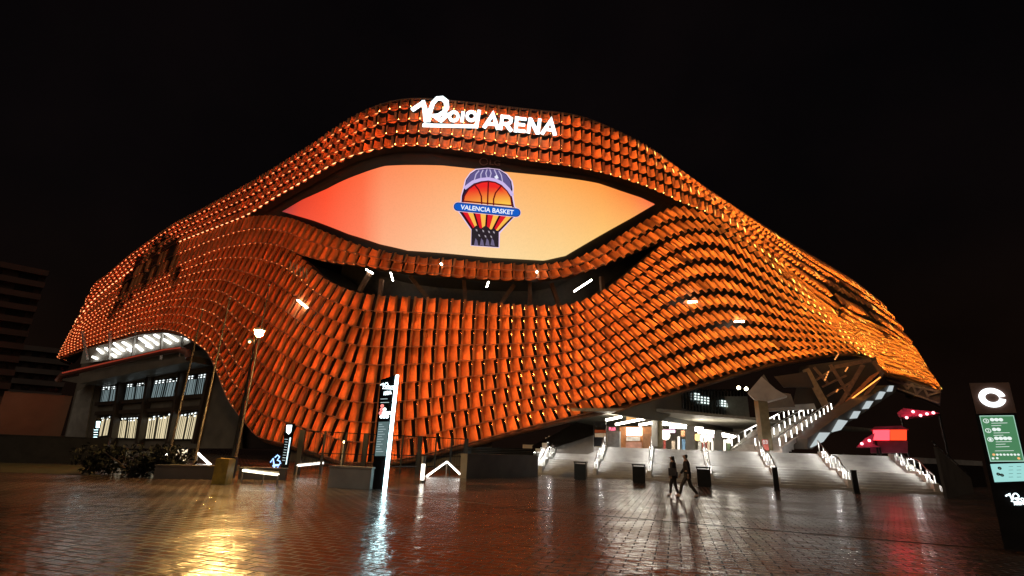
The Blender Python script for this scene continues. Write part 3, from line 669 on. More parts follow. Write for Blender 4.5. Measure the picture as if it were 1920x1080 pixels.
Fa = D(1240, 788, 50); dB = (Fa[2] - EYE); k_ = ray(1390, 813); Fb = CAMP + k_ * (dB / k_[2])
fu = (Fb - Fa); fu[2] = 0; fl = np.linalg.norm(fu); fu /= fl; fn = np.array([fu[1], -fu[0], 0]); 
if np.dot(fn, -Fa) < 0: fn = -fn
def FP(px, py, off=0.0): return PL(px, py, Fa + fn * off, fn)
b = MB(); b.prism([FP(*c7(*p)) for p in ((960, 410), (1850, 555), (1915, 520), (1910, 425), (1190, 270), (960, 250))], -fn * .5); b.build('mezzanine_fascia', mat('dark fascia', (.05, .043, .032), .4, var=.3), arena)
b = MB(); b.prism([FP(*c7(*p), 1.2) for p in ((430, 335), (700, 230), (1185, 95), (1190, 272), (962, 412), (845, 405))], -fn * .3); b.build('mezzanine_soffit', olive, arena)
b = MB(); b.prism([FP(*c7(*p), -.6) for p in ((1180, 60), (1930, 60), (1930, 440), (1180, 280))], -fn * .1); gl = b.build('mezzanine_glass', mat('blue grey lit glass', (.05, .07, .075), .25), arena)
b = MB()
for x in range(1200, 1920, 36): b.bar(FP(*c7(x, 80), -.45), FP(*c7(x + 8, 270 + (x - 1190) * .21), -.45), .10, .1)
o = b.build('mullion', steel, None); par(o, gl); o.location = (0, 0, 0)
gdot = emis('mezzanine spot', (.85, 1, .95), 1.6, sample=False); b = MB()
for gx, gy, nx, ny, ps in ((1335, 100, 5, 4, 36), (1635, 180, 4, 3, 32)):
    for i in range(nx):
        for j in range(ny):
            if (i > 1 and j == 0 and gx == 1335) or (i < 2 and j == 3): continue
            x, y = gx + i * ps, gy + j * ps * .82 + i * 5; b.prism([FP(*c7(x + u, y + v), -.4) for u, v in ((0, 0), (20, 3), (20, 19), (0, 16))], -fn * .02)
o = b.build('spot', gdot, None); par(o, gl); o.location = (0, 0, 0)
b = MB()
for i, x in enumerate(range(1715, 1860, 24)): b.prism([FP(*c7(x + u, y), -.4) for u, y in ((0, 320 + (i * 37) % 30), (13, 315), (13, 385), (0, 380 - (i * 23) % 25))], -fn * .02)
o = b.build('lit_blind', warm_w, None); par(o, gl); o.location = (0, 0, 0)
conc_lamp = emis('concourse tube light', (1, .92, .76), 20.0)
for (x0, y0, x1, y1) in ((342, 405, 508, 370), (448, 455, 770, 390), (716, 460, 845, 438)):
    b = MB(); b.tube([Sd(*c7(x0, y0), 11), Sd(*c7(x1, y1), 13)], .11, 6); b.build('concourse_lamp', conc_lamp, arena)
for (x0, y0, x1, y1) in ((970, 425, 1160, 428), (975, 455, 1240, 462), (1060, 490, 1240, 492), (1342, 495, 1420, 497), (1345, 520, 1550, 535), (1380, 548, 1550, 552), (1650, 560, 1790, 590), (1655, 585, 1770, 600)):
    b = MB(); b.tube([Sd(*c7(x0, y0), 17), Sd(*c7(x1, y1), 19)], .10, 6); b.build('concourse_lamp', conc_lamp, arena)
def panel(pts, d, m, name='shop_panel', th=.2, parent=arena):
    b = MB(); b.prism([Sd(*c7(*p), d) for p in pts], e2 * th); return b.build(name, m, parent)
rect = lambda x0, y0, x1, y1: ((x0, y0), (x1, y0), (x1, y1), (x0, y1))
for x0, x1, y0, y1, m_ in ((850, 916, 400, 700, concrete), (917, 970, 400, 715, brassy), (1240, 1338, 470, 750, concrete), (1556, 1640, 520, 745, concrete)): panel(rect(x0, y0, x1, y1), 13 + (x0 - 850) / 300, m_, 'concourse_column', .6)
panel(rect(40, 540, 350, 760), 9.2, creamw, 'concourse_wall')
orange_l = mat('orange shop wall', (.55, .22, .08), .5); pinkf = mat('pink shop counter', (.55, .27, .2), .5)
panel(rect(345, 530, 490, 720), 11, mat('grey booth', (.42, .43, .44), .5), 'shop_booth', 1.2)
pl = MB(); put_text(pl, 'PLUS', Sd(*c7(372, 505), 10.9), Sd(*c7(445, 505), 10.9), .28, -e2, 0, None, .03); pl.build('shop_lettering', emis('red pink lettering', (1, .18, .28), 2.5, sample=False), arena)
panel(rect(490, 480, 850, 760), 15, orange_l, 'shop_wall'); panel(rect(566, 365, 740, 410), 14, emis('orange ceiling panel', (1, .55, .22), 1.0), 'shop_ceiling_panel')
panel(rect(566, 490, 742, 580), 14.8, emis('white lit menu board', (1, .96, .80), 4.0), 'menu_board'); panel(rect(566, 592, 720, 640), 14.2, mat('white counter', (.75, .72, .68), .4), 'shop_counter', .6)
panel(rect(560, 655, 740, 735), 13.9, pinkf, 'shop_counter', .3); panel(rect(755, 560, 830, 735), 14.4, mat('brown shop door', (.33, .15, .07), .5), 'shop_door')
panel(rect(975, 515, 1115, 548), 24, emis('pink neon', (1, .62, .85), 2.5), 'neon_sign'); panel(rect(1345, 575, 1560, 605), 25, emis('pink shop light', (1, .66, .78), 1.8), 'neon_sign')
b = MB()
for x, y, r in ((1005, 575, .55), (1365, 600, .38), (1435, 612, .45), (1505, 622, .28), (1720, 645, .28)): b.ball(Sd(*c7(x, y), 23), r, 0 if x != 1365 else 1)
b.build('globe_lamp', [emis('white globe', (1, .9, .7), 3), emis('amber globe', (1, .6, .2), 2.5)], arena, smooth=True)
PAL = [(.5, .1, .08), (.6, .5, .4), (.06, .06, .07), (.15, .3, .5), (.45, .2, .1), (.1, .15, .08), (.6, .58, .55)]
for i, (x0, x1, y0) in enumerate(((985, 1010, 630), (1075, 1115, 640), (1142, 1168, 590), (1190, 1230, 620), (1180, 1225, 525), (1310, 1340, 660), (1375, 1410, 650), (1420, 1470, 655), (1480, 1505, 640), (1525, 1545, 640), (1610, 1640, 665), (1660, 1685, 625), (1700, 1735, 665))):
    panel(rect(x0, y0, x1, 750 if y0 != 525 else 590), 19 + i % 4, mat('display colour', PAL[i % 7], .5) if x0 not in (1142, 1525, 1660) else emis('lit display column', (1, .93, .8), 1.6, sample=False), 'display_stand', .3)
# Y column with flared capital and red number plate
b = MB(); p, q = D(1437, 846, 47), D(1427, 742, 47); b.bar((p[0], p[1], PZ), (p[0], p[1], q[2] + .4), .75, .75); yc_ = b.build('column', brassy, arena)
b = MB(); t0 = np.array([p[0], p[1], q[2]]); cn = np.array([-p[0], -p[1], 0]) / math.hypot(p[0], p[1])
b.prism([PL(x, y, t0 + cn * .6, cn) for x, y in ((1402, 736), (1428, 706), (1455, 730), (1476, 742), (1440, 752), (1416, 750))], -cn * 1.6); b.build('column_capital', concrete, arena)
b = MB(); tp = D(1433, 836, 46.4); b.prism([PL(x, y, tp, cn) for x, y in ((1428, 824), (1440, 824), (1442, 845), (1430, 845))], -cn * .05); npl = b.build('number_plate', mat('red number plate', (.55, .06, .03), .4), arena)
b = MB(); put_text(b, '03', PL(1430, 829, tp + cn * .03, cn), PL(1439.5, 829, tp + cn * .03, cn), .3, cn, 0, None, .02); o = b.build('lettering', emis('white number', (1, .95, .9), .7, sample=False), None); par(o, npl); o.location = (0, 0, 0)
b = MB(); b.ball(D(1385, 727, 49), .16); b.ball(D(1399, 729, 49), .16); b.build('spot_lamp', emis('warm spot lamp', (1, .9, .55), 12), arena)
# structure behind the right part of the opening
c6 = lambda x, y: (1360 + x / 4.571, 660 + y / 4.571)
for pts, dist, m_ in ((((330, 190), (420, 340), (560, 360), (600, 470), (330, 480), (200, 350)), 56, concrete_d), (((420, 210), (700, 170), (760, 300), (500, 300)), 60, inner), (((330, 470), (760, 440), (780, 490), (330, 510)), 58, concrete)):
    pc = D(*c6(*pts[0]), dist); n_ = np.array([-pc[0], -pc[1], 0]); n_ /= np.linalg.norm(n_); b = MB(); b.prism([PL(*c6(*p), pc, n_) for p in pts], -n_ * .5); b.build('inner_structure', m_, arena)
pc = D(*c6(900, 300), 66); n_ = np.array([-pc[0], -pc[1], 0]); n_ /= np.linalg.norm(n_)
CV = lambda x, y, off=0.0: PL(*c6(x, y), pc + n_ * off, n_)
b = MB(); b.prism([CV(*p, -2) for p in ((640, 120), (1290, 40), (1330, 180), (900, 560), (560, 560))], -n_ * .3); b.build('inner_structure', inner, arena)
for l, w_ in ((((690, 150), (905, 540)), .75), (((760, 130), (890, 280)), .3), (((900, 110), (1060, 370)), .35), (((1180, 110), (930, 540)), .4), (((830, 300), (1040, 200)), .2), (((780, 240), (960, 120)), .2), (((870, 380), (1090, 250)), .2), (((930, 480), (1040, 380)), .25), (((1345, 190), (1160, 420)), .3), (((1160, 420), (940, 545)), .3), (((940, 130), (1250, 70)), .4), (((1270, 80), (1345, 190)), .4)):
    b = MB(); b.bar(CV(*l[0]), CV(*l[1]), w_, w_); b.build('truss_beam', mat('truss steel painted lit', (.22, .15, .09), .5) if w_ > .5 else brownsteel, arena)  # widest beam has its light put into a paler steel colour
b = MB()
for l in (((885, 165), (850, 250)), ((965, 320), (950, 345)), ((1050, 130), (1025, 170)), ((970, 15), (935, 70))): 
    for k in range(4):
        f0, f1 = k / 4, k / 4 + .17; A_, B2 = np.array(l[0]), np.array(l[1]); b.bar(CV(*(A_ + (B2 - A_) * f0), .4), CV(*(A_ + (B2 - A_) * f1), .4), .12)
b.build('truss_light', emis('orange truss light', (1, .36, .09), 1.3, sample=False), arena)
b = MB(); 
for k in range(26):
    f_ = k / 25; x, y = 1285 - 245 * f_, 185 + 240 * f_; L_ = 75 * (1 - .55 * f_); b.bar(CV(x + L_ * .5, y - L_ * .25, .3), CV(x - L_ * .5, y + L_ * .30, .3), .16 if k % 5 else .05)
b.build('inner_tile', mat('inner terracotta', (.56, .22, .08), .4), arena)
b = MB(); b.bar(CV(1330, 215, 1.0), CV(1030, 440, 1.0), .10); b.build('truss_light', emis('orange light line', (1, .30, .05), 3), arena)
# purple underside of the right-hand tip
pc2 = D(*c6(1600, 330), 92); n2_ = np.array([-pc2[0], -pc2[1], 0]); n2_ /= np.linalg.norm(n2_); CV2 = lambda x, y, off=0.0: PL(*c6(x, y), pc2 + n2_ * off, n2_)
b = MB(); b.prism([CV2(*p) for p in ((1360, 230), (1440, 205), (1850, 330), (1840, 465), (1700, 400), (1450, 320))], -n2_ * 2); b.build('soffit', mat('purple grey soffit', (.10, .06, .075), .5, var=.4, scale=.6), arena)
b = MB()
for l in (((1380, 240), (1845, 345)), ((1440, 300), (1830, 440)), ((1500, 240), (1560, 320)), ((1600, 270), (1640, 360)), ((1700, 300), (1740, 390)), ((1560, 320), (1600, 270)), ((1640, 360), (1700, 300)), ((1740, 370), (1845, 340))): b.bar(CV2(*l[0], .3), CV2(*l[1], .3), .25)
b.build('truss_beam', mat('mauve steel', (.30, .20, .22), .5), arena)

# ---------------------------------------------------------------- upper staircase and the raking stair with white panels
rail_post2 = emis('upper rail light', (1, .97, .9), 7)
us = thing('upper_staircase', D(1415, 845, 48), 'white upper flight of steps with glowing rails behind the olive column', 'staircase')
Q = [D(1372, 846, 50), D(1462, 846, 46), D(1560, 780, 62), D(1487, 780, 66)]
zl, zh = PZ, (Q[2][2] + Q[3][2]) / 2
for q_ in Q[:2]: q_[2] = zl
for q_ in Q[2:]: q_[2] = zh
NS = 24; lerp = lambda a, b_, f_: a + (b_ - a) * f_
for i in range(NS):
    f0 = i / NS; fe = (i + 1) / NS; b = MB(); zz = zl + (zh - zl) * (i + 1) / NS; zz = zl + (zh - zl) * fe
    A_, B_ = lerp(Q[0], Q[3], f0), lerp(Q[1], Q[2], f0); C_, D_ = lerp(Q[1], Q[2], fe), lerp(Q[0], Q[3], fe)
    b.prism([(*v[:2], zz) for v in (A_, B_, C_, D_)], (0, 0, -(zh - zl) / NS - .35)); b.build('step', white_c, us)
for sgn, (qa, qb) in enumerate(((Q[0], Q[3]), (lerp(Q[0], Q[1], .52), lerp(Q[3], Q[2], .52)), (Q[1], Q[2]))):
    h, l = MB(), MB(); N_ = 11
    pts = [lerp(qa, qb, j / N_) + np.array([0, 0, 1.05 + (zh - zl) / NS]) for j in range(N_ + 1)]
    h.tube(pts, .04, 5)
    for j, p in enumerate(pts): h.bar(p - np.array([0, 0, 1.0]), p, .05)
    o = h.build('handrail', steel, us)
    for j in range(N_ + 1):
        p = pts[j]; l.bar(p + np.array([.06, -.06, -.70]), p + np.array([.06, -.06, -.12]), .04)
        if j < N_ and (sgn == 0 and j in (2, 3, 6, 7) or sgn == 1 and j == 8): l.bar(p + np.array([0, 0, -.09]), pts[j + 1] + np.array([0, 0, -.09]), .05)
    l2 = l.build('rail_light', rail_post2, None); par(l2, o); l2.location = (0, 0, 0)
b = MB(); b.prism([Q[1], Q[2], Q[2] + np.array([0, 0, .3]), Q[1] + np.array([0, 0, .35])], (Q[1] - Q[0]) / np.linalg.norm(Q[1] - Q[0]) * .25); b.build('side_wall', white_c, us)
b = MB(); pa_, pb_ = D(1374, 843, 52), D(1408, 812, 52); 
b.prism([D(1366, 846, 53), D(1440, 846, 50), D(1440, 800, 50), D(1412, 806, 53)], np.array([.3, .9, 0]) * .3); b.build('side_wall', concrete, us)
rk = thing('raking_stair', D(1530, 840, 50), 'dark raking stair rising right with a row of white side panels with painted glow', 'staircase')
ra, rb_ = D(1515, 836, 49), D(1690, 720, 76); rd = rb_ - ra; rd[2] = 0; rd /= np.linalg.norm(rd); rn = np.array([rd[1], -rd[0], 0])
if np.dot(rn, -ra) < 0: rn = -rn
RP = lambda x, y, off=0.0: PL(x, y, ra + rn * off, rn)
b = MB(); b.prism([RP(*p) for p in ((1514, 822), (1514, 842), (1523, 842), (1560, 812), (1680, 735), (1682, 722), (1666, 722), (1568, 784))], -rn * 1.6); b.build('stringer', concrete_d, rk)
pan = emis('white panel painted glow', (.80, .90, .92), .62)  # emission stands in for the light on the white panels
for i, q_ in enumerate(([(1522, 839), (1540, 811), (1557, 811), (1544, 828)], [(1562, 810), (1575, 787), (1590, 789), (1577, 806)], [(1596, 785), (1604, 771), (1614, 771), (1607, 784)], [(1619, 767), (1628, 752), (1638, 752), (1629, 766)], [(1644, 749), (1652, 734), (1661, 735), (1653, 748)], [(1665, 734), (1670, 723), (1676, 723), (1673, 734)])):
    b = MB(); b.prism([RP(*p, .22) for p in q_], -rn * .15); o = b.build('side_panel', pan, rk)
# ---------------------------------------------------------------- red lit kiosk and canopies at the right
kb = D(1668, 842, 44); kn = np.array([-kb[0], -kb[1], 0]) / np.linalg.norm(kb[:2]); KP = lambda x, y, off=0.0: PL(x, y, kb + kn * off, kn)
ko = thing('refreshment_kiosk', (kb[0], kb[1], PZ), 'small kiosk with a glowing red and orange sign box beside the raking stair', 'kiosk')
b = MB(); b.prism([KP(*p) for p in ((1632, 827), (1702, 827), (1702, 849), (1632, 849))], -kn * 2); b.build('counter', mat('dark magenta counter', (.20, .02, .06), .5), ko)
b = MB(); b.prism([KP(*p, .1) for p in ((1637, 806), (1668, 806), (1668, 825), (1637, 825))], -kn * .4); b.build('sign_box', emis('hot pink white sign', (1, .04, .055), 4.0), ko)
b = MB(); b.prism([KP(*p, .1) for p in ((1669, 806), (1700, 806), (1700, 825), (1669, 825))], -kn * .4); b.build('sign_box', emis('orange red sign', (1, .05, .015), 2.2), ko)
b = MB(); b.prism([KP(*p, .5) for p in ((1632, 806), (1640, 800), (1690, 798), (1704, 805))], -kn * 2.4); b.build('roof', mat('magenta kiosk roof', (.30, .02, .08), .5), ko)
for pts, lab in ((((1682, 774), (1694, 765), (1762, 774), (1740, 779), (1690, 782)), 'pink canopy strung with small bulbs below the arena tip'), (((1606, 838), (1622, 822), (1640, 812), (1636, 832), (1650, 838)), 'low pink awning to the left of the glowing kiosk sign')):
    c0 = D(*pts[0], 45 if pts[0][0] > 1650 else 43); cN = np.array([-c0[0], -c0[1], 0]) / np.linalg.norm(c0[:2])
    ca = thing('canopy', (c0[0], c0[1], PZ), lab, 'canopy')
    b = MB(); b.prism([PL(*p, c0, cN) for p in pts], -cN * 2.2); b.build('fabric', mat('pink canopy fabric', (.6, .05, .16), .6, var=.3), ca)
    b = MB()
    for x, y in ((1700, 783), (1712, 772), (1726, 779), (1738, 776), (1750, 774)) if pts[0][0] > 1650 else ((1616, 832), (1630, 826)): b.ball(PL(x, y, c0 + cN * .3, cN), .09)
    b.build('bulb', emis('red pink bulb', (1, .25, .28), 7), ca)
    b = MB(); p = np.array(PL(*pts[2], c0, cN)) - cN * 1.0; b.bar((p[0], p[1], PZ), p, .1); p = np.array(PL(*pts[-1], c0, cN)) - cN * 1.0; b.bar((p[0], p[1], PZ), p, .1); b.build('pole', dark, ca)
# dark stair-side beam and wall on the left of the staircase
db_ = thing('ramp_wall', W(-1, 3, 0), 'dark sloped ramp wall rising left of the pale staircase under the tiles', 'wall')
c4 = lambda x, y: (980 + x / 3.375, 640 + y / 3.375)
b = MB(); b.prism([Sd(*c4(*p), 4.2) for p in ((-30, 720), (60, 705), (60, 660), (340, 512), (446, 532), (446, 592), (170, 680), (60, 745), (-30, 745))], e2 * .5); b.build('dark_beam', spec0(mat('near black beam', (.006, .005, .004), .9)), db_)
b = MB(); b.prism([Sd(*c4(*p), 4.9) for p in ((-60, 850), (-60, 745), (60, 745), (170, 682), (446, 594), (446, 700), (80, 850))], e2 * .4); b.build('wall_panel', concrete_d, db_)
b = MB(); b.ball(Sd(*c4(76, 708), 4.0), .09); b.build('wall_lamp', emis('white bulkhead lamp', (1, .95, .85), 14), db_)
# left stepped parapet of the staircase
b = MB()
for i in range(6):
    d0, d1 = .6 + i * 1.05, .6 + (i + 1) * 1.05; b.prism([W(-.5, d0, 0), W(-.5, d1, 0), W(-.5, d1, zstair(d1) + .75), W(-.5, d0, zstair(d1) + .75)], e1 * .4)
pp = b.build('parapet', white_c, st_)
b = MB()
for i in range(6):
    d0, d1 = .6 + i * 1.05, .6 + (i + 1) * 1.05; z_ = zstair(d1) + .80; b.bar(W(-.08, d0, z_), W(-.08, d1, z_), .035)
o = b.build('rail_light', rail_post, None); par(o, pp); o.location = (0, 0, 0)

# poster stand at the head of the stairs
ps = thing('poster_stand', Sd(*c7(270, 722), 7.6), 'dark framed poster stand with orange and cream bands at the top of the stairs', 'sign'); 
panel(rect(200, 420, 338, 700), 7.6, black, 'frame', .1, ps); panel(rect(210, 515, 335, 548), 7.55, mat('orange poster', (.7, .16, .04), .5), 'poster', .03, ps); panel(rect(210, 552, 335, 598), 7.55, mat('cream poster', (.7, .6, .42), .5), 'poster', .03, ps)
b = MB(); b.bar(Sd(*c7(208, 700), 7.6), W(aof(Sd(*c7(208, 700), 7.6)), 7.6, PZ), .06); b.bar(Sd(*c7(332, 700), 7.6), W(aof(Sd(*c7(332, 700), 7.6)), 7.6, PZ), .06); b.build('leg', dark, ps)
# ---------------------------------------------------------------- totems
def face(px, py, p0, n): return PL(px, py, p0, n)
def totem(base, label, quad, depth, name='info_totem'):
    base = np.array(base, float); n = np.array([-base[0], -base[1], 0]); n /= np.linalg.norm(n)
    t = thing(name, base, label, 'info totem'); f = lambda x, y, off=0.0: PL(x, y, base + n * off, n)
    b = MB(); b.prism([f(*p) for p in quad], -n * depth); b.build('slab', black, t); return t, f, n
def script_logo(mb, o_, ux, vy, sc, n):
    """small version of the script logo: o_ origin, ux/vy world vectors per unit"""
    q = lambda pts: [o_ + ux * (x - 580) / 800 * sc + vy * -(y - 310) / 800 * sc for x, y in pts]; k = .06 * sc
    for i, (pts, w_, cl) in enumerate((([(195, 285), (330, 195), (368, 415)], 1, 0), ([(372, 412), (430, 205), (478, 155), (535, 152), (586, 230), (555, 310), (440, 345), (522, 402), (612, 325)], .8, 0), (circ(665, 355, 48, 10), .6, 1), ([(772, 305), (755, 415)], .7, 0), (circ(862, 352, 48, 10), .6, 1), ([(952, 288), (918, 482), (315, 460)], .7, 0))):
        mb.stroke([p + n * .003 * i for p in q(pts)], k * w_, n * .004, closed=bool(cl))
dim_panel = emis('dim grey info panel', srgb(92, 112, 112), 1.0); soft_txt = emis('soft lit text', (.75, .92, .95), .8, sample=False)
def cut(n, up, r): pass
# centre totem
gq = G(706, 917); tc, f, n = totem(gq, 'tall black totem with a glowing white edge strip in front of the tiled facade', [(695, 916), (717, 919), (741, 703), (714, 712)], .35)
ux = f(720, 800) - f(719, 800); ux /= np.linalg.norm(ux); vz = np.array([0, 0, 1.0])
b = MB(); b.prism([f(*p, .06) for p in ((717.5, 919), (725, 919), (748, 703), (742, 703))], -n * .40); b.build('edge_light', cool_soft, tc)
c3b = lambda x, y: (680 + x / 4.5, 690 + y / 4.5)
b = MB(); script_logo(b, f(*c3b(212, 150), .02), ux, vz, .62, n); put_text(b, 'ARENA', f(*c3b(175, 215), .02), f(*c3b(245, 205), .02), .16, n, 0, None, .02); b.build('logo', cool, tc)
b = MB(); b.prism([f(*c3b(*p), .02) for p in ((135, 455), (225, 452), (196, 742), (102, 742))], -n * .015); b.build('info_panel', dim_panel, tc)
b = MB()
for i in range(12):
    y = 475 + i * 21; x0 = 140 - (y - 455) * .115; b.bar(f(*c3b(x0, y), .03), f(*c3b(x0 + 28 + (i * 17) % 38, y - 1), .03), .03, .012)
for r_, (y, cnt) in enumerate(((262, 5), (292, 6))): b.bar(f(*c3b(150, y), .03), f(*c3b(150 + 12 * cnt, y - 2), .03), .10, .012)
b.build('small_text', soft_txt, tc)
b = MB(); b2 = MB()
for y, xs in ((320, (165,)), (350, (160, 185)), (380, (150, 178, 205, 230)), (410, (158, 182, 206))):
    for k, x in enumerate(xs): (b2 if k == 0 and y < 390 else b).stroke([f(*c3b(x, y), .02) + (ux * math.cos(t) + vz * math.sin(t)) * .045 for t in np.linspace(0, 2 * math.pi, 9)[:-1]], .05, n * .01, closed=True)
b.build('icon', cool, tc); b2.build('icon', emis('red icon', (1, .25, .22), 1.5, sample=False), tc)
# small left totem
c8 = lambda x, y: (420 + x / 7.71, 780 + y / 7.71)
gq = G(532, 898); tl_, f, n = totem(gq, 'slim black totem with a white lit head beside the blue neon sculpture', [c8(800, 900), c8(905, 905), c8(1030, 110), c8(890, 110)], .3)
b = MB(); b.prism([f(*c8(*p), .03) for p in ((905, 130), (985, 130), (968, 235), (935, 265), (900, 235))], -n * .03); b.build('lit_head', cool, tl_)
b = MB(); b.prism([f(*c8(*p), .03) for p in ((950, 310), (970, 310), (905, 700), (888, 700))], -n * .03); b.build('edge_light', emis('blue white edge', (.7, .93, 1), 1.6), tl_)
b = MB()
for i in range(9): y = 335 + i * 38; x = 900 - (y - 320) * .13; b.bar(f(*c8(x - 25 + (i * 13) % 14, y), .03), f(*c8(x + 28, y + 4), .03), .07, .02)
b.build('small_text', soft_txt, tl_)
# blue neon sculpture
gp = G(515, 897); ns = thing('neon_sculpture', gp, 'blue glowing neon figure thirteen standing left of the slim totem', 'neon sign'); nn = np.array([-gp[0], -gp[1], 0]); nn /= np.linalg.norm(nn)
b = MB(); f = lambda x, y, off=0.0: PL(*c8(x, y), gp + nn * off, nn)
for pts in ([(672, 670), (710, 610), (735, 800)], [(735, 600), (775, 565), (805, 590), (770, 640), (812, 655), (800, 705), (735, 705)], [(700, 720), (790, 715), (770, 760), (800, 800)], [(700, 800), (735, 765), (760, 800)], [(815, 680), (855, 690)]): b.tube([f(*p) for p in pts], .028, 5)
b.build('neon_tube', emis('blue neon', (.28, .5, 1), 3.0), ns); b = MB(); b.ball(f(840, 805), .11); b.build('lamp', emis('white globe lamp', (.85, .97, 1), 6), ns); b = MB(); b.bar(f(770, 800), (gp[0], gp[1], 0), .12); b.bar(f(840, 805), (*f(840, 805)[:2], 0), .05); b.build('post', dark, ns)
# far-left totem
gq = G(176, 862); gq = D(176, 832, 52); gq[2] = 0; tf, f, n = totem(gq, 'small far totem with pale blue lettering near the lobby windows', [(172, 840), (182, 840), (191, 785), (180, 785)], .3)
b = MB(); b.prism([f(*p, .03) for p in ((181, 790), (188, 790), (186, 802), (180, 802))], -n * .03)
for i in range(5): b.bar(f(176 - i * .3, 806 + i * 4.5, .03), f(184 - i * .6, 806 + i * 4.5, .03), .12, .02)
b.build('small_text', cool_soft, tf)
# right totem
gq = G(1905, 1040); tr, f, n = totem(gq, 'large dark info totem with a glowing letter C and green panel at the right', [(1883, 1030), (1965, 1040), (1960, 1034), (1893, 716), (1816, 717)], .35)
tr['label'] = 'large dark info totem with a glowing letter C and lit green board'
ux = f(1861, 746) - f(1860, 746); ux /= np.linalg.norm(ux)
b = MB(); b.prism([f(*p, .02) for p in ((1817, 718), (1892, 717), (1906, 774), (1831, 776))], -n * .018); b.build('head_panel', mat('brown head panel', (.16, .09, .07), .4), tr)
c4b = lambda x, y: (1800 + x / 3.175, 700 + y / 3.175)
cc_ = f(*c4b(191, 145), .04); PX = np.linalg.norm(f(1861, 746) - f(1860, 746)); rr_ = 19.5 * PX; b = MB()
b.stroke([cc_ + (ux * math.cos(t) * .98 + vz * math.sin(t) * .92) * rr_ for t in np.linspace(.12, 2 * math.pi - .18, 30)], 12.5 * PX, n * .02); b.build('lettering', emis('white ring letter', (.93, .98, 1), 2.2), tr)
b = MB(); b.prism([f(*c4b(*p), .02) for p in ((115, 252), (320, 250), (384, 525), (180, 526))], -n * .02); b.build('info_panel', emis('pale board rim', srgb(170, 215, 195), .9), tr)
b = MB(); b.prism([f(*c4b(*p), .03) for p in ((120, 257), (316, 255), (378, 519), (184, 520))], -n * .006); b.build('info_panel', emis('green lit board', srgb(72, 124, 86), 1.1), tr)
b = MB(); b.prism([f(*c4b(*p), .02) for p in ((180, 540), (385, 534), (410, 640), (206, 648))], -n * .02); b.build('map_panel', emis('pale cyan lit map', srgb(160, 220, 215), 1.0), tr)
brd = emis('white board marks', (.9, 1, .95), .95, sample=False); b = MB(); dk = MB()
def ring(x, y, r_, w_, mb=b): mb.stroke([f(*c4b(x, y), .04) + (ux * math.cos(t) + vz * math.sin(t)) * r_ * .6 for t in np.linspace(0, 2 * math.pi, 13)[:-1]], w_ * .6, n * .006, closed=True)
for (x, y, cnt, dg) in ((155, 283, 3, '3'), (168, 341, 2, '2'), (181, 394, 4, '1')):
    ring(x, y, .07, .018); put_text(b, dg, f(*c4b(x - 7, y), .04), f(*c4b(x + 7, y), .04), .05, n)
    for k in range(cnt): ring(x + 36 + k * 26, y - 7, .03, .055)
    for j in range(2 + (cnt > 3)): b.bar(f(*c4b(x + 32, y + 14 + j * 15), .04), f(*c4b(x + 32 + 95 - (j * 37) % 60, y + 12 + j * 15), .04), .02, .008)
b.bar(f(*c4b(208, 462), .04), f(*c4b(320, 460), .04), .02, .008)
for k in range(7): ring(222 + k * 21, 484, .018, .032)
for x, y in ((197, 506), (222, 505)): ring(x, y, .018, .032)
b.build('small_text', brd, tr)
og = MB(); ring(201, 484, .02, .036, og); ring(350, 506, .02, .036, og); og.build('icon', emis('orange marks', (1, .5, .2), 1.0, sample=False), tr)
for j in range(4):
    for k in range(3): dk.bar(f(*c4b(290 + k * 48, 555 + j * 21), .035), f(*c4b(316 + k * 48, 554 + j * 21), .035), .018, .006)
for x, y in ((236, 565), (250, 606), (228, 600)): ring(x, y, .03, .04, dk)
dk.build('small_text', mat('grey green print', (.10, .14, .12), .6), tr)
b = MB(); script_logo(b, f(*c4b(352, 742), .03), ux, vz, .40, n); put_text(b, 'ARENA', f(*c4b(318, 775), .03), f(*c4b(396, 770), .03), .07, n, 0, None, .02); b.build('logo', cool, tr)

# ---------------------------------------------------------------- street lamp and flagpoles
lb0 = G(429, 896); hyp = math.hypot(lb0[0], lb0[1])
def zfor(base, py):
    lo, hi = 0, 40
    for _ in range(50):
        m_ = (lo + hi) / 2
        if proj(np.array([base[0], base[1], m_]))[1] > py: lo = m_
        else: hi = m_
    return lo
lt = thing('street_lamp', lb0, 'tall street lamp glowing warm yellow with a second unlit head lower on its pole', 'street lamp')
zt_ = zfor(lb0, 622); topc = np.array([lb0[0], lb0[1], zt_]); xt, _ = proj(topc); ld = np.array([-lb0[1], lb0[0], 0]) / hyp
b = MB(); b.tube([lb0, lb0 + np.array([0, 0, 1.2]), topc + np.array([0, 0, .15])], [.10, .085, .05], 8); b.build('pole', mat('weathered pole paint', (.05, .045, .036), .45, .3), lt, smooth=True)
hd = D(486, 624, hyp); h2 = D(468, 641, hyp)
b = MB(); b.bar(topc, hd + np.array([0, 0, .12]), .05); b.bar((lb0[0], lb0[1], h2[2] + .05), h2 + np.array([0, 0, .05]), .04); b.build('arm', dark, lt)
b = MB(); b.box(hd + np.array([0, 0, .16]), .55, .3, .10, -ld); b.build('lamp_head', dark, lt); b = MB(); b.ball(hd, .2); o = b.build('bulb', warm_lamp, lt, smooth=True)
b = MB(); b.box(h2 + np.array([0, 0, .1]), .3, .2, .07, -ld); b.build('lamp_head', dark, lt); b = MB(); b.ball(h2, .06); b.build('bulb', emis('dim warm bulb', (1, .7, .3), 6), lt)
b = MB(); b.box(lb0 + np.array([.05, 0, .45]), .3, .3, .9); b.build('base_box', dark, lt)
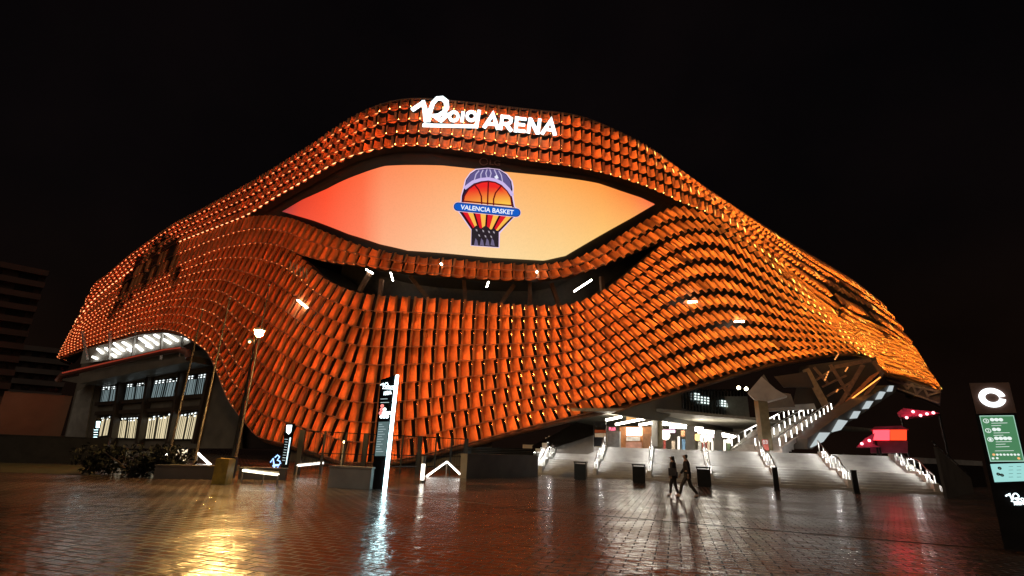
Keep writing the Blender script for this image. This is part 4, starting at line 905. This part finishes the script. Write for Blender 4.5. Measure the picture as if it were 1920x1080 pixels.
for i, (bx, by, ty, lab) in enumerate(((311, 880, 580, 'thin pale flagpole nearest the lobby windows, leftmost of the three'), (361, 884, 560, 'thin pale flagpole in the middle, between the lobby and the street lamp'), (436, 892, 534, 'thin pale flagpole rising just behind the glowing street lamp'))):
    g_ = G(bx, by) if i < 2 else D(441, 868, 34) * np.array([1, 1, 0]); z_ = zfor(g_, ty); fp = thing('flagpole', g_, lab, 'flagpole', 'bare flagpoles on the plaza'); b = MB(); b.tube([g_, g_ + np.array([0, 0, z_])], [.07, .035], 7); b.build('pole', mat('pale pole paint', (.07, .055, .045), .4, .3), fp, smooth=True)
    b = MB(); b.ball(g_ + np.array([0, 0, z_]), .07); b.build('finial', steel, fp); b = MB(); b.box(g_ + np.array([0, 0, .15]), .4, .4, .3); b.build('base', concrete_d, fp)

# ---------------------------------------------------------------- bins, bollards, people
binm = mat('black bin metal', (.012, .011, .011), .35, .4)
pb = None
for i, (x, y, lab) in enumerate(((1089, 900, 'black square litter bin at the left end of the row before the stairs'), (1199, 906, 'black square litter bin in the middle of the row, left of the pedestrians'), (1321, 913, 'black square litter bin just right of the two pedestrians'))):
    g_ = G(x, y)
    if pb is None:
        pb = []
        t = thing('litter_bin', g_, lab, 'litter bin', 'litter bins before the stairs')
        b = MB(); b.box(g_ + np.array([0, 0, .5]), .74, .55, .92, e1); pb.append(b.build('body', binm, t))
        b = MB(); b.box(g_ + np.array([0, 0, 1.06]), .80, .6, .08, e1); [b.box(g_ + e1 * sx * .35 + e2 * sy * .25 + np.array([0, 0, .99]), .05, .05, .06, e1) for sx in (-1, 1) for sy in (-1, 1)]; pb.append(b.build('lid', binm, t))
        b = MB(); b.box(g_ + np.array([0, 0, .02]), .66, .48, .04, e1); pb.append(b.build('plinth', dark, t)); first = t
    else:
        t = thing('litter_bin', g_, lab, 'litter bin', 'litter bins before the stairs')
        for c_ in pb: o = c_.copy(); COL.objects.link(o); o.parent = t; o.location = c_.location
for i, (x, y, lab) in enumerate(((1457, 920, 'slim black bollard nearer the middle of the staircase'), (1607, 926, 'slim black bollard farther right before the staircase'))):
    g_ = G(x, y); t = thing('bollard', g_, lab, 'bollard', 'bollards before the stairs')
    b = MB(); b.box(g_ + np.array([0, 0, .62]), .26, .16, 1.14, e1); b.build('post', binm, t); b = MB(); b.box(g_ + np.array([0, 0, 1.21]), .28, .18, .04, e1); b.build('cap', dark, t); b = MB(); b.box(g_ + np.array([0, 0, .025]), .32, .22, .05, e1); b.build('base', dark, t)

def skin(name, verts, edges, radii, m, parent, root=0, sub=2):
    me = bpy.data.meshes.new(name); me.from_pydata([tuple(v) for v in verts], edges, []); o = bpy.data.objects.new(name, me); COL.objects.link(o)
    md = o.modifiers.new('s', 'SKIN'); md.use_smooth_shade = True
    for i, r in enumerate(radii): me.skin_vertices[0].data[i].radius = (r if not hasattr(r, '__len__') else r) if hasattr(r, '__len__') else (r, r)
    me.skin_vertices[0].data[root].use_root = True
    o.modifiers.new('d', 'SUBSURF').levels = sub; o.modifiers['d'].render_levels = sub
    bpy.context.view_layer.update(); nm = bpy.data.meshes.new_from_object(o.evaluated_get(bpy.context.evaluated_depsgraph_get()))
    bpy.data.objects.remove(o); nm.name = name; nm.materials.clear(); nm.materials.append(m); o = bpy.data.objects.new(name, nm); COL.objects.link(o)
    nm.polygons.foreach_set('use_smooth', [True] * len(nm.polygons)); o.parent = parent; return o
skinm = mat('skin', (.38, .22, .15), .5, var=.1)
def person(g_, az_, h, label, long_hair, stride, top_c, leg_c, bag=False):
    t = thing('person', g_, label, 'person'); a = math.radians(az_); k = h / 1.72
    fw = np.array([math.sin(a), math.cos(a), 0]); rt = np.array([math.cos(a), -math.sin(a), 0]); zz = np.array([0, 0, 1.0])
    V = lambda r, f_, z: (rt * r + fw * f_ + zz * z) * k
    hip, kn_ = .92, .49
    fs, ft = stride
    J = [V(0, 0, .94), V(0, .01, 1.12), V(0, .02, 1.30), V(0, .03, 1.44), V(0, .04, 1.50), V(0, .06, 1.58), V(0, .065, 1.66),   # pelvis..head
         V(-.10, 0, .90), V(-.11, fs * .62 + .03, .50), V(-.11, fs, .085), V(-.11, fs + .16, .04),
         V(.10, 0, .90), V(.11, ft * .40 + .05, .50), V(.11, ft, .12 if ft < -.2 else .085), V(.11, ft + .15, .05),
         V(-.17, .02, 1.41), V(-.23, .02 + ft * .25, 1.14), V(-.22, .12 + ft * .45, .92), V(-.21, .14 + ft * .5, .83),
         V(.17, .02, 1.41), V(.23, .02 + fs * .25, 1.14), V(.22, .12 + fs * .45, .92), V(.21, .14 + fs * .5, .83)]
    E_ = [(0, 1), (1, 2), (2, 3), (3, 4), (4, 5), (5, 6), (0, 7), (7, 8), (8, 9), (9, 10), (0, 11), (11, 12), (12, 13), (13, 14), (3, 15), (15, 16), (16, 17), (17, 18), (3, 19), (19, 20), (20, 21), (21, 22)]
    r = [.125, .12, .135, .10, .05, .085, .075, .085, .06, .042, .035, .085, .06, .042, .035, .055, .043, .034, .03, .055, .043, .034, .03]
    skin('body', J, E_, [x * k for x in r], skinm, t)
    # face and hands
    b = MB(); hc = np.array(J[5]) + zz * .03 * k
    b.ball(hc + fw * .10 * k, .018 * k); b.ball(hc + fw * .085 * k + rt * .03 * k + zz * .02 * k, .010 * k); b.ball(hc + fw * .085 * k - rt * .03 * k + zz * .02 * k, .010 * k); b.ball(hc + rt * .085 * k, .022 * k); b.ball(hc - rt * .085 * k, .022 * k)
    o = b.build('face', skinm, None); o.parent = t
    for side, iw in ((-1, 18), (1, 22)):
        w0 = np.array(J[iw]); b = MB(); dn = np.array(J[iw]) - np.array(J[iw - 1]); dn /= np.linalg.norm(dn)
        for q_ in range(4):
            st0 = w0 + fw * (-.03 + .02 * q_) * k; b.tube([st0, st0 + dn * .045 * k, st0 + dn * (.075 + .012 * (q_ in (1, 2))) * k - rt * side * .015 * k], [.011 * k, .010 * k, .007 * k], 5)
        b.tube([w0 + fw * .03 * k, w0 + fw * .055 * k + dn * .04 * k], [.011 * k, .008 * k], 5); o = b.build('hand', skinm, None); o.parent = t
    jk = [J[0], J[1], J[2], J[3], J[15], J[16], J[17], J[19], J[20], J[21]]
    skin('jacket', jk, [(0, 1), (1, 2), (2, 3), (3, 4), (4, 5), (5, 6), (3, 7), (7, 8), (8, 9)], [x * k for x in (.165, .15, .16, .115, .08, .065, .05, .08, .065, .05)], mat('jacket cloth', top_c, .8), t, sub=1)
    lg = [J[0], J[7], J[8], np.array(J[9]) + zz * .04, J[11], J[12], np.array(J[13]) + zz * .04]
    skin('trousers', lg, [(0, 1), (1, 2), (2, 3), (0, 4), (4, 5), (5, 6)], [x * k for x in (.14, .10, .075, .06, .10, .075, .06)], mat('trouser cloth', leg_c, .8), t, sub=1)
    for i0 in (9, 13): skin('shoe', [J[i0] - zz * .03, J[i0 + 1]], [(0, 1)], [.05 * k, .042 * k], mat('shoe leather', (.03, .03, .03), .5), t, sub=1)
    hv = [hc + zz * .06 * k - fw * .01 * k, hc - fw * .05 * k, hc - fw * .07 * k - zz * .10 * k] + ([hc - fw * .09 * k - zz * .24 * k] if long_hair else [])
    skin('hair', hv, [(i, i + 1) for i in range(len(hv) - 1)], [x * k for x in ((.095, .10, .075, .05) if long_hair else (.088, .082, .045))], mat('dark hair', (.02, .014, .01), .5), t, sub=1)
    if bag:
        b = MB(); b.box(np.array(J[0]) * 1.0 - rt * .26 * k + zz * .08, .12, .30, .30, rt); o = b.build('bag', mat('dark bag', (.03, .025, .03), .6), None); o.parent = t
    return t
person(G(1266, 932), -60, 1.66, 'pedestrian with long dark hair in a dark coat, left of the walking pair', True, (.16, -.12), (.02, .018, .022), (.03, .026, .026), True)
person(G(1292, 935), -70, 1.74, 'short haired pedestrian in dark clothes in mid stride, right of the pair', False, (.34, -.34), (.025, .018, .02), (.05, .04, .035))

# ---------------------------------------------------------------- fence, low walls, small things before the facade
fe = thing('mesh_fence', G(700, 890), 'dark metal fence with thick posts between the slim and the tall totem', 'fence')
fA, fB_ = G(556, 890), D(872, 870, 36.5); fB_[2] = 0; fdir = (fB_ - fA); FLn = np.linalg.norm(fdir); fdir /= FLn
for i in range(10):
    p = fA + fdir * FLn * i / 9; b = MB(); b.bar(p, p + np.array([0, 0, 2.3]), .28 if i % 3 == 0 else .10, .2 if i % 3 == 0 else .10); b.build('post', dark, fe)
b = MB()
for z in (.45, 1.1, 2.25): b.bar(fA + np.array([0, 0, z]), fB_ + np.array([0, 0, z]), .05)
for i in range(int(FLn / .22)): p = fA + fdir * (i * .22 + .1); b.bar(p + np.array([0, 0, .2]), p + np.array([0, 0, 2.25]), .018)
b.build('mesh_panel', dark, fe)
def lowwall(pA, pB, h, th, label, m, name='low_wall', cat='wall'):
    pA, pB = np.array(pA, float), np.array(pB, float); pA[2] = pB[2] = 0; u = (pB - pA) / np.linalg.norm(pB - pA); t = thing(name, (pA + pB) / 2, label, cat)
    b = MB(); b.box((pA + pB) / 2 + np.array([0, 0, h / 2 - .03]), np.linalg.norm(pB - pA), th, h - .06, u); b.build('wall_body', m, t)
    b = MB(); b.box((pA + pB) / 2 + np.array([0, 0, h - .03]), np.linalg.norm(pB - pA) + .06, th + .08, .06, u); b.build('coping', m, t); return t
lowwall(G(618, 913), G(697, 917), .8, .4, 'low pale concrete wall running up to the tall lit totem', concrete)
lowwall(G(868, 897), G(1003, 893), 1.35, .5, 'low brown concrete wall between the fence and the pale staircase', concrete_d)
lowwall(G(290, 897), G(424, 899), .55, .5, 'low dark planter wall at the foot of the flagpoles', concrete_d)
lowwall(G(448, 898), G(535, 900), .5, .4, 'low dark wall under the strip light beside the street lamp', concrete_d)
vb = thing('vent_box', D(940, 866, 40) * np.array([1, 1, 0]), 'dark flat louvred box standing on the brown wall before the tiles', 'box'); vA, vB = D(876, 866, 39.5), D(1000, 866, 40); vn = np.array([0, -1.0, 0])
b = MB(); b.prism([PL(x, y, vA, vn) for x, y in ((876, 838), (1000, 841), (1000, 867), (876, 867))], -vn * 1.2); b.build('body', black, vb)
b = MB()
for i in range(8): b.bar(PL(878, 841 + i * 3.3, vA - vn * -.05, vn), PL(998, 843.5 + i * 3.1, vA - vn * -.05, vn), .05)
b.build('louvre', dark, vb)
cb = thing('concrete_base', G(419, 905), 'yellow painted block standing left of the street lamp base', 'block'); gq = G(415, 907)
b = MB(); b.box(gq + np.array([0, 0, .45]), .52, .5, .9); b.build('body', yellow, cb); b = MB(); b.box(gq + np.array([0, 0, .915]), .46, .44, .03); b.build('top_plate', yellow, cb)
# lit handrails before the facade
soft_led = emis('soft white rail light', (1, .96, .88), 7)
def litrail(name, pts, label, m=soft_led, r=.05):
    t = thing(name, (*np.array(pts[0])[:2], 0), label, 'handrail'); b = MB()
    b.tube(pts, r, 6); b.build('light_line', m, t); b = MB()
    for p in pts: b.bar((p[0], p[1], 0), p, .05)
    b.tube([np.array(p) + np.array([0, 0, .09]) for p in pts], .03, 5); b.build('rail_frame', steel, t); return t
dl = 31
litrail('lit_handrail', [D(800, 893, dl), D(838, 866, dl + 3), D(868, 894, dl)], 'white glowing handrail shaped like a peak right of the tall totem')
litrail('lit_handrail', [D(558, 873, 30), D(606, 868, 32)], 'white lit balustrade rail behind the fence right of the slim totem', emis('soft rail light', (1, .95, .85), 2.6), .06)
litrail('lit_handrail', [D(312, 852, 44), D(333, 868, 42)], 'sloping white rail light below the lobby, left of two', r=.09)
litrail('lit_handrail', [D(372, 850, 44), D(398, 874, 42)], 'sloping white rail light near the yellow block, right of two', r=.09)
litrail('lit_handrail', [G(456, 882, .45), G(495, 887, .42), G(522, 890, .4)], 'warm white strip light lying low beside the street lamp base', emis('warm strip', (1, .9, .65), 3.5))
b = None; bl_ = thing('lit_bollard', G(791, 905), 'short glowing white bollard right of the tall totem', 'bollard'); g_ = G(791, 905); b = MB(); b.tube([g_ + np.array([0, 0, .12]), g_ + np.array([0, 0, .85])], .09, 8); b.build('light_tube', emis('white bollard light', (1, .95, .82), 4), bl_); b = MB(); b.tube([g_, g_ + np.array([0, 0, .12])], .13, 8); b.tube([g_ + np.array([0, 0, .85]), g_ + np.array([0, 0, 1.2])], .11, 8); b.build('housing', steel, bl_)
gp = D(641, 862, 33); pl_ = thing('post_light', (gp[0], gp[1], 0), 'short warm post light seen through the dark fence', 'post light'); b = MB(); b.bar((gp[0], gp[1], 0), gp + np.array([0, 0, .9]), .08); b.build('post', steel, pl_); b = MB(); b.ball(gp + np.array([0, 0, 1.0]), .08); b.build('lamp', emis('yellow post lamp', (1, .8, .4), 6), pl_)
gp = D(340, 872, 43); ln2 = thing('lantern', (gp[0], gp[1], 0), 'small warm square lantern between the two sloping rail lights', 'lantern'); c_ = D(340, 853, 43); b = MB(); b.box(c_, .55, .3, .75); b.build('lamp_body', emis('cream lantern', (1, .82, .55), 1.3), ln2); b = MB(); b.bar((c_[0], c_[1], 0), c_ - np.array([0, 0, .37]), .12); b.box(c_ + np.array([0, 0, .42]), .65, .4, .08); b.build('frame', dark, ln2)
# dark shrub
def shrub(base, rx_, h, label, n_=1500):
    t = thing('shrub', base, label, 'shrub'); b = MB(); st2 = MB(); base = np.array(base)
    for k in range(5): a = k * 1.3; st2.tube([base, base + np.array([math.cos(a) * rx_ * .3, math.sin(a) * .5, h * .5]), base + np.array([math.cos(a) * rx_ * .6, math.sin(a) * .9, h * .8])], [.06, .04, .015], 5)
    cl = [(rng.uniform(-rx_, rx_), rng.uniform(-1, 1), rng.uniform(.25, .85) * h, rng.uniform(.3, .7)) for _ in range(26)]
    for _ in range(n_):
        x, y, z, r_ = cl[rng.integers(len(cl))]; d = rng.standard_normal(3); d *= r_ / np.linalg.norm(d) * rng.uniform(.4, 1.05); c = base + np.array([x, y, z]) + d; c[2] = max(c[2], .05)
        u = rng.standard_normal(3); u /= np.linalg.norm(u); v = np.cross(u, rng.standard_normal(3)); v /= np.linalg.norm(v); s_ = .11
        b.add([c - u * s_, c + v * s_ * .5, c + u * s_, c - v * s_ * .5], [(0, 1, 2, 3)])
    b.build('foliage', leafm, t); st2.build('stem', mat('shrub stem', (.06, .04, .025), .8), t)
g_ = G(245, 892); shrub(g_, 1.9, 1.1, 'dark leafy shrub in front of the lobby at the left', 2600)
b = MB(); ga_, gb_, gc_, gd_ = G(0, 885), G(190, 893), G(150, 872), G(0, 868)
b.add([(*v[:2], .005) for v in (ga_, gb_, gc_, gd_)], [(0, 1, 2, 3)]); o = b.build('lawn', mat('wet dark lawn', (.06, .055, .02), .7, var=.4, scale=2)); o['kind'] = 'structure'
# ---------------------------------------------------------------- far left: tower block and low wall
def tower(corner_px, dist, top_y, width, floors, label, c_wall, lit):
    p0 = D(*corner_px, dist); p0[2] = 0; zt = zfor(p0, top_y); u = np.array([p0[1], -p0[0], 0]); u /= np.linalg.norm(u); u = -u; v = np.array([p0[0], p0[1], 0]); v /= np.linalg.norm(v)
    t = thing('tower_block', p0, label, 'building'); b = MB(); b.prism([p0, p0 + u * width, p0 + u * width + v * 18, p0 + v * 18], (0, 0, zt)); b.build('wall', mat('tower wall', (.06, .04, .034), .8, var=.3, scale=.1), t)
    band = mat('tower balcony band', c_wall, .7, var=.2, scale=.2)
    for i in range(floors):
        z = zt * (i + .9) / floors; b = MB(); b.prism([p0 - v * .9 - u * .2, p0 + u * width - v * .9, p0 + u * width - v * .01, p0 - u * .2 - v * .01], (0, 0, 0)) if False else b.box(p0 + u * width / 2 - v * .5 + np.array([0, 0, z]), width + .4, 1.0, zt / floors * .45, u); b.build('balcony', band, t)
    wm = mat('tower window', (.02, .02, .025), .2); wl = emis('dim lit window', (1, .8, .55), .05, sample=False)
    for i in range(floors):
        for j in range(6):
            z = zt * (i + .42) / floors; q_ = p0 + u * (width * (j + .5) / 6) - v * .06 + np.array([0, 0, z]); b = MB(); b.box(q_, width / 6 * .55, .1, zt / floors * .42, u); b.build('window', wl if (i, j) in lit else wm, t)
tower((2, 770), 150, 512, 34, 13, 'striped tower block rising dark at the far left edge', (.14, .07, .055), set())
tower((98, 790), 210, 660, 20, 8, 'distant low block, very dark, between the tower and the arena', (.14, .11, .10), {(2, 1)})
lowwall(D(-20, 830, 42), D(205, 830, 40), 1.5, .4, 'low black wall running along the lawn at the far left', dark)
lowwall(D(-20, 820, 92), D(112, 822, 92), 6.6, .6, 'long plain brown wall below the tower at the far left', mat('brown plaster wall', (.30, .17, .11), .8, var=.25, scale=.3), 'boundary_wall')
ew = thing('ramp_railing', G(1780, 915), 'dark sloping ramp wall right of the staircase end', 'wall'); b = MB(); a_, c_ = D(1750, 838, 36), G(1822, 922)
b.prism([a_, c_ + np.array([0, 0, .9]), c_, (a_[0], a_[1], 0)], (.25, .1, 0)); b.build('wall_panel', concrete_d, ew); b = MB(); b.tube([a_ + np.array([0, 0, .3]), c_ + np.array([0, 0, 1.2])], .04, 6); [b.bar(lerp(a_, c_ + np.array([0, 0, .9]), f_), lerp(a_ + np.array([0, 0, .3]), c_ + np.array([0, 0, 1.2]), f_), .04) for f_ in (.05, .35, .65, .95)]; b.build('handrail', dark, ew)
# ---------------------------------------------------------------- world, city glow fill and render settings
w = bpy.data.worlds.new('World'); S.world = w; w.use_nodes = True; t = w.node_tree; bg = t.nodes['Background']
sky = t.nodes.new('ShaderNodeTexSky'); sky.sky_type = 'NISHITA'; sky.sun_disc = False; sky.sun_elevation = math.radians(-4); sky.sun_rotation = math.radians(200)
gc = t.nodes.new('ShaderNodeTexCoord'); sx_ = t.nodes.new('ShaderNodeSeparateXYZ'); t.links.new(gc.outputs['Generated'], sx_.inputs[0])
rp = t.nodes.new('ShaderNodeValToRGB'); t.links.new(sx_.outputs[2], rp.inputs[0]); rp.color_ramp.elements[0].color = (.11, .055, .035, 1); rp.color_ramp.elements[1].color = (.032, .017, .016, 1); rp.color_ramp.elements[1].position = .35
am = t.nodes.new('ShaderNodeMix'); am.data_type = 'RGBA'; am.blend_type = 'ADD'; am.inputs[0].default_value = 1; t.links.new(sky.outputs[0], am.inputs[6]); 
cn_ = t.nodes.new('ShaderNodeTexNoise'); cn_.inputs['Scale'].default_value = 3; cn_.inputs['Detail'].default_value = 6; t.links.new(gc.outputs['Generated'], cn_.inputs['Vector'])
cr_ = t.nodes.new('ShaderNodeMapRange'); cr_.inputs[1].default_value = .3; cr_.inputs[2].default_value = .7; cr_.inputs[3].default_value = .5; cr_.inputs[4].default_value = 1.6; t.links.new(cn_.outputs[0], cr_.inputs[0])
cm_ = t.nodes.new('ShaderNodeVectorMath'); cm_.operation = 'SCALE'; t.links.new(rp.outputs[0], cm_.inputs[0]); t.links.new(cr_.outputs[0], cm_.inputs['Scale']); t.links.new(cm_.outputs[0], am.inputs[7])   # light-polluted night sky
t.links.new(am.outputs[2], bg.inputs[0]); bg.inputs[1].default_value = .05
sl = bpy.data.lights.new('city_glow_fill', 'SUN'); sl.energy = .35; sl.angle = math.radians(60); sl.color = (1, .8, .6)  # added fill lamp standing in for dim city glow behind the camera
so = bpy.data.objects.new('city_glow_fill', sl); COL.objects.link(so); so.rotation_euler = (math.radians(50), 0, math.radians(-20))
S.view_settings.view_transform = 'Standard'; S.view_settings.look = 'None'; S.view_settings.gamma = 1; S.view_settings.exposure = 0
cy = S.cycles; cy.use_denoising = True; cy.max_bounces = 5; cy.diffuse_bounces = 2; cy.glossy_bounces = 3; cy.sample_clamp_indirect = 2; cy.sample_clamp_direct = 0; cy.use_light_tree = True; cy.caustics_reflective = False; cy.caustics_refractive = False
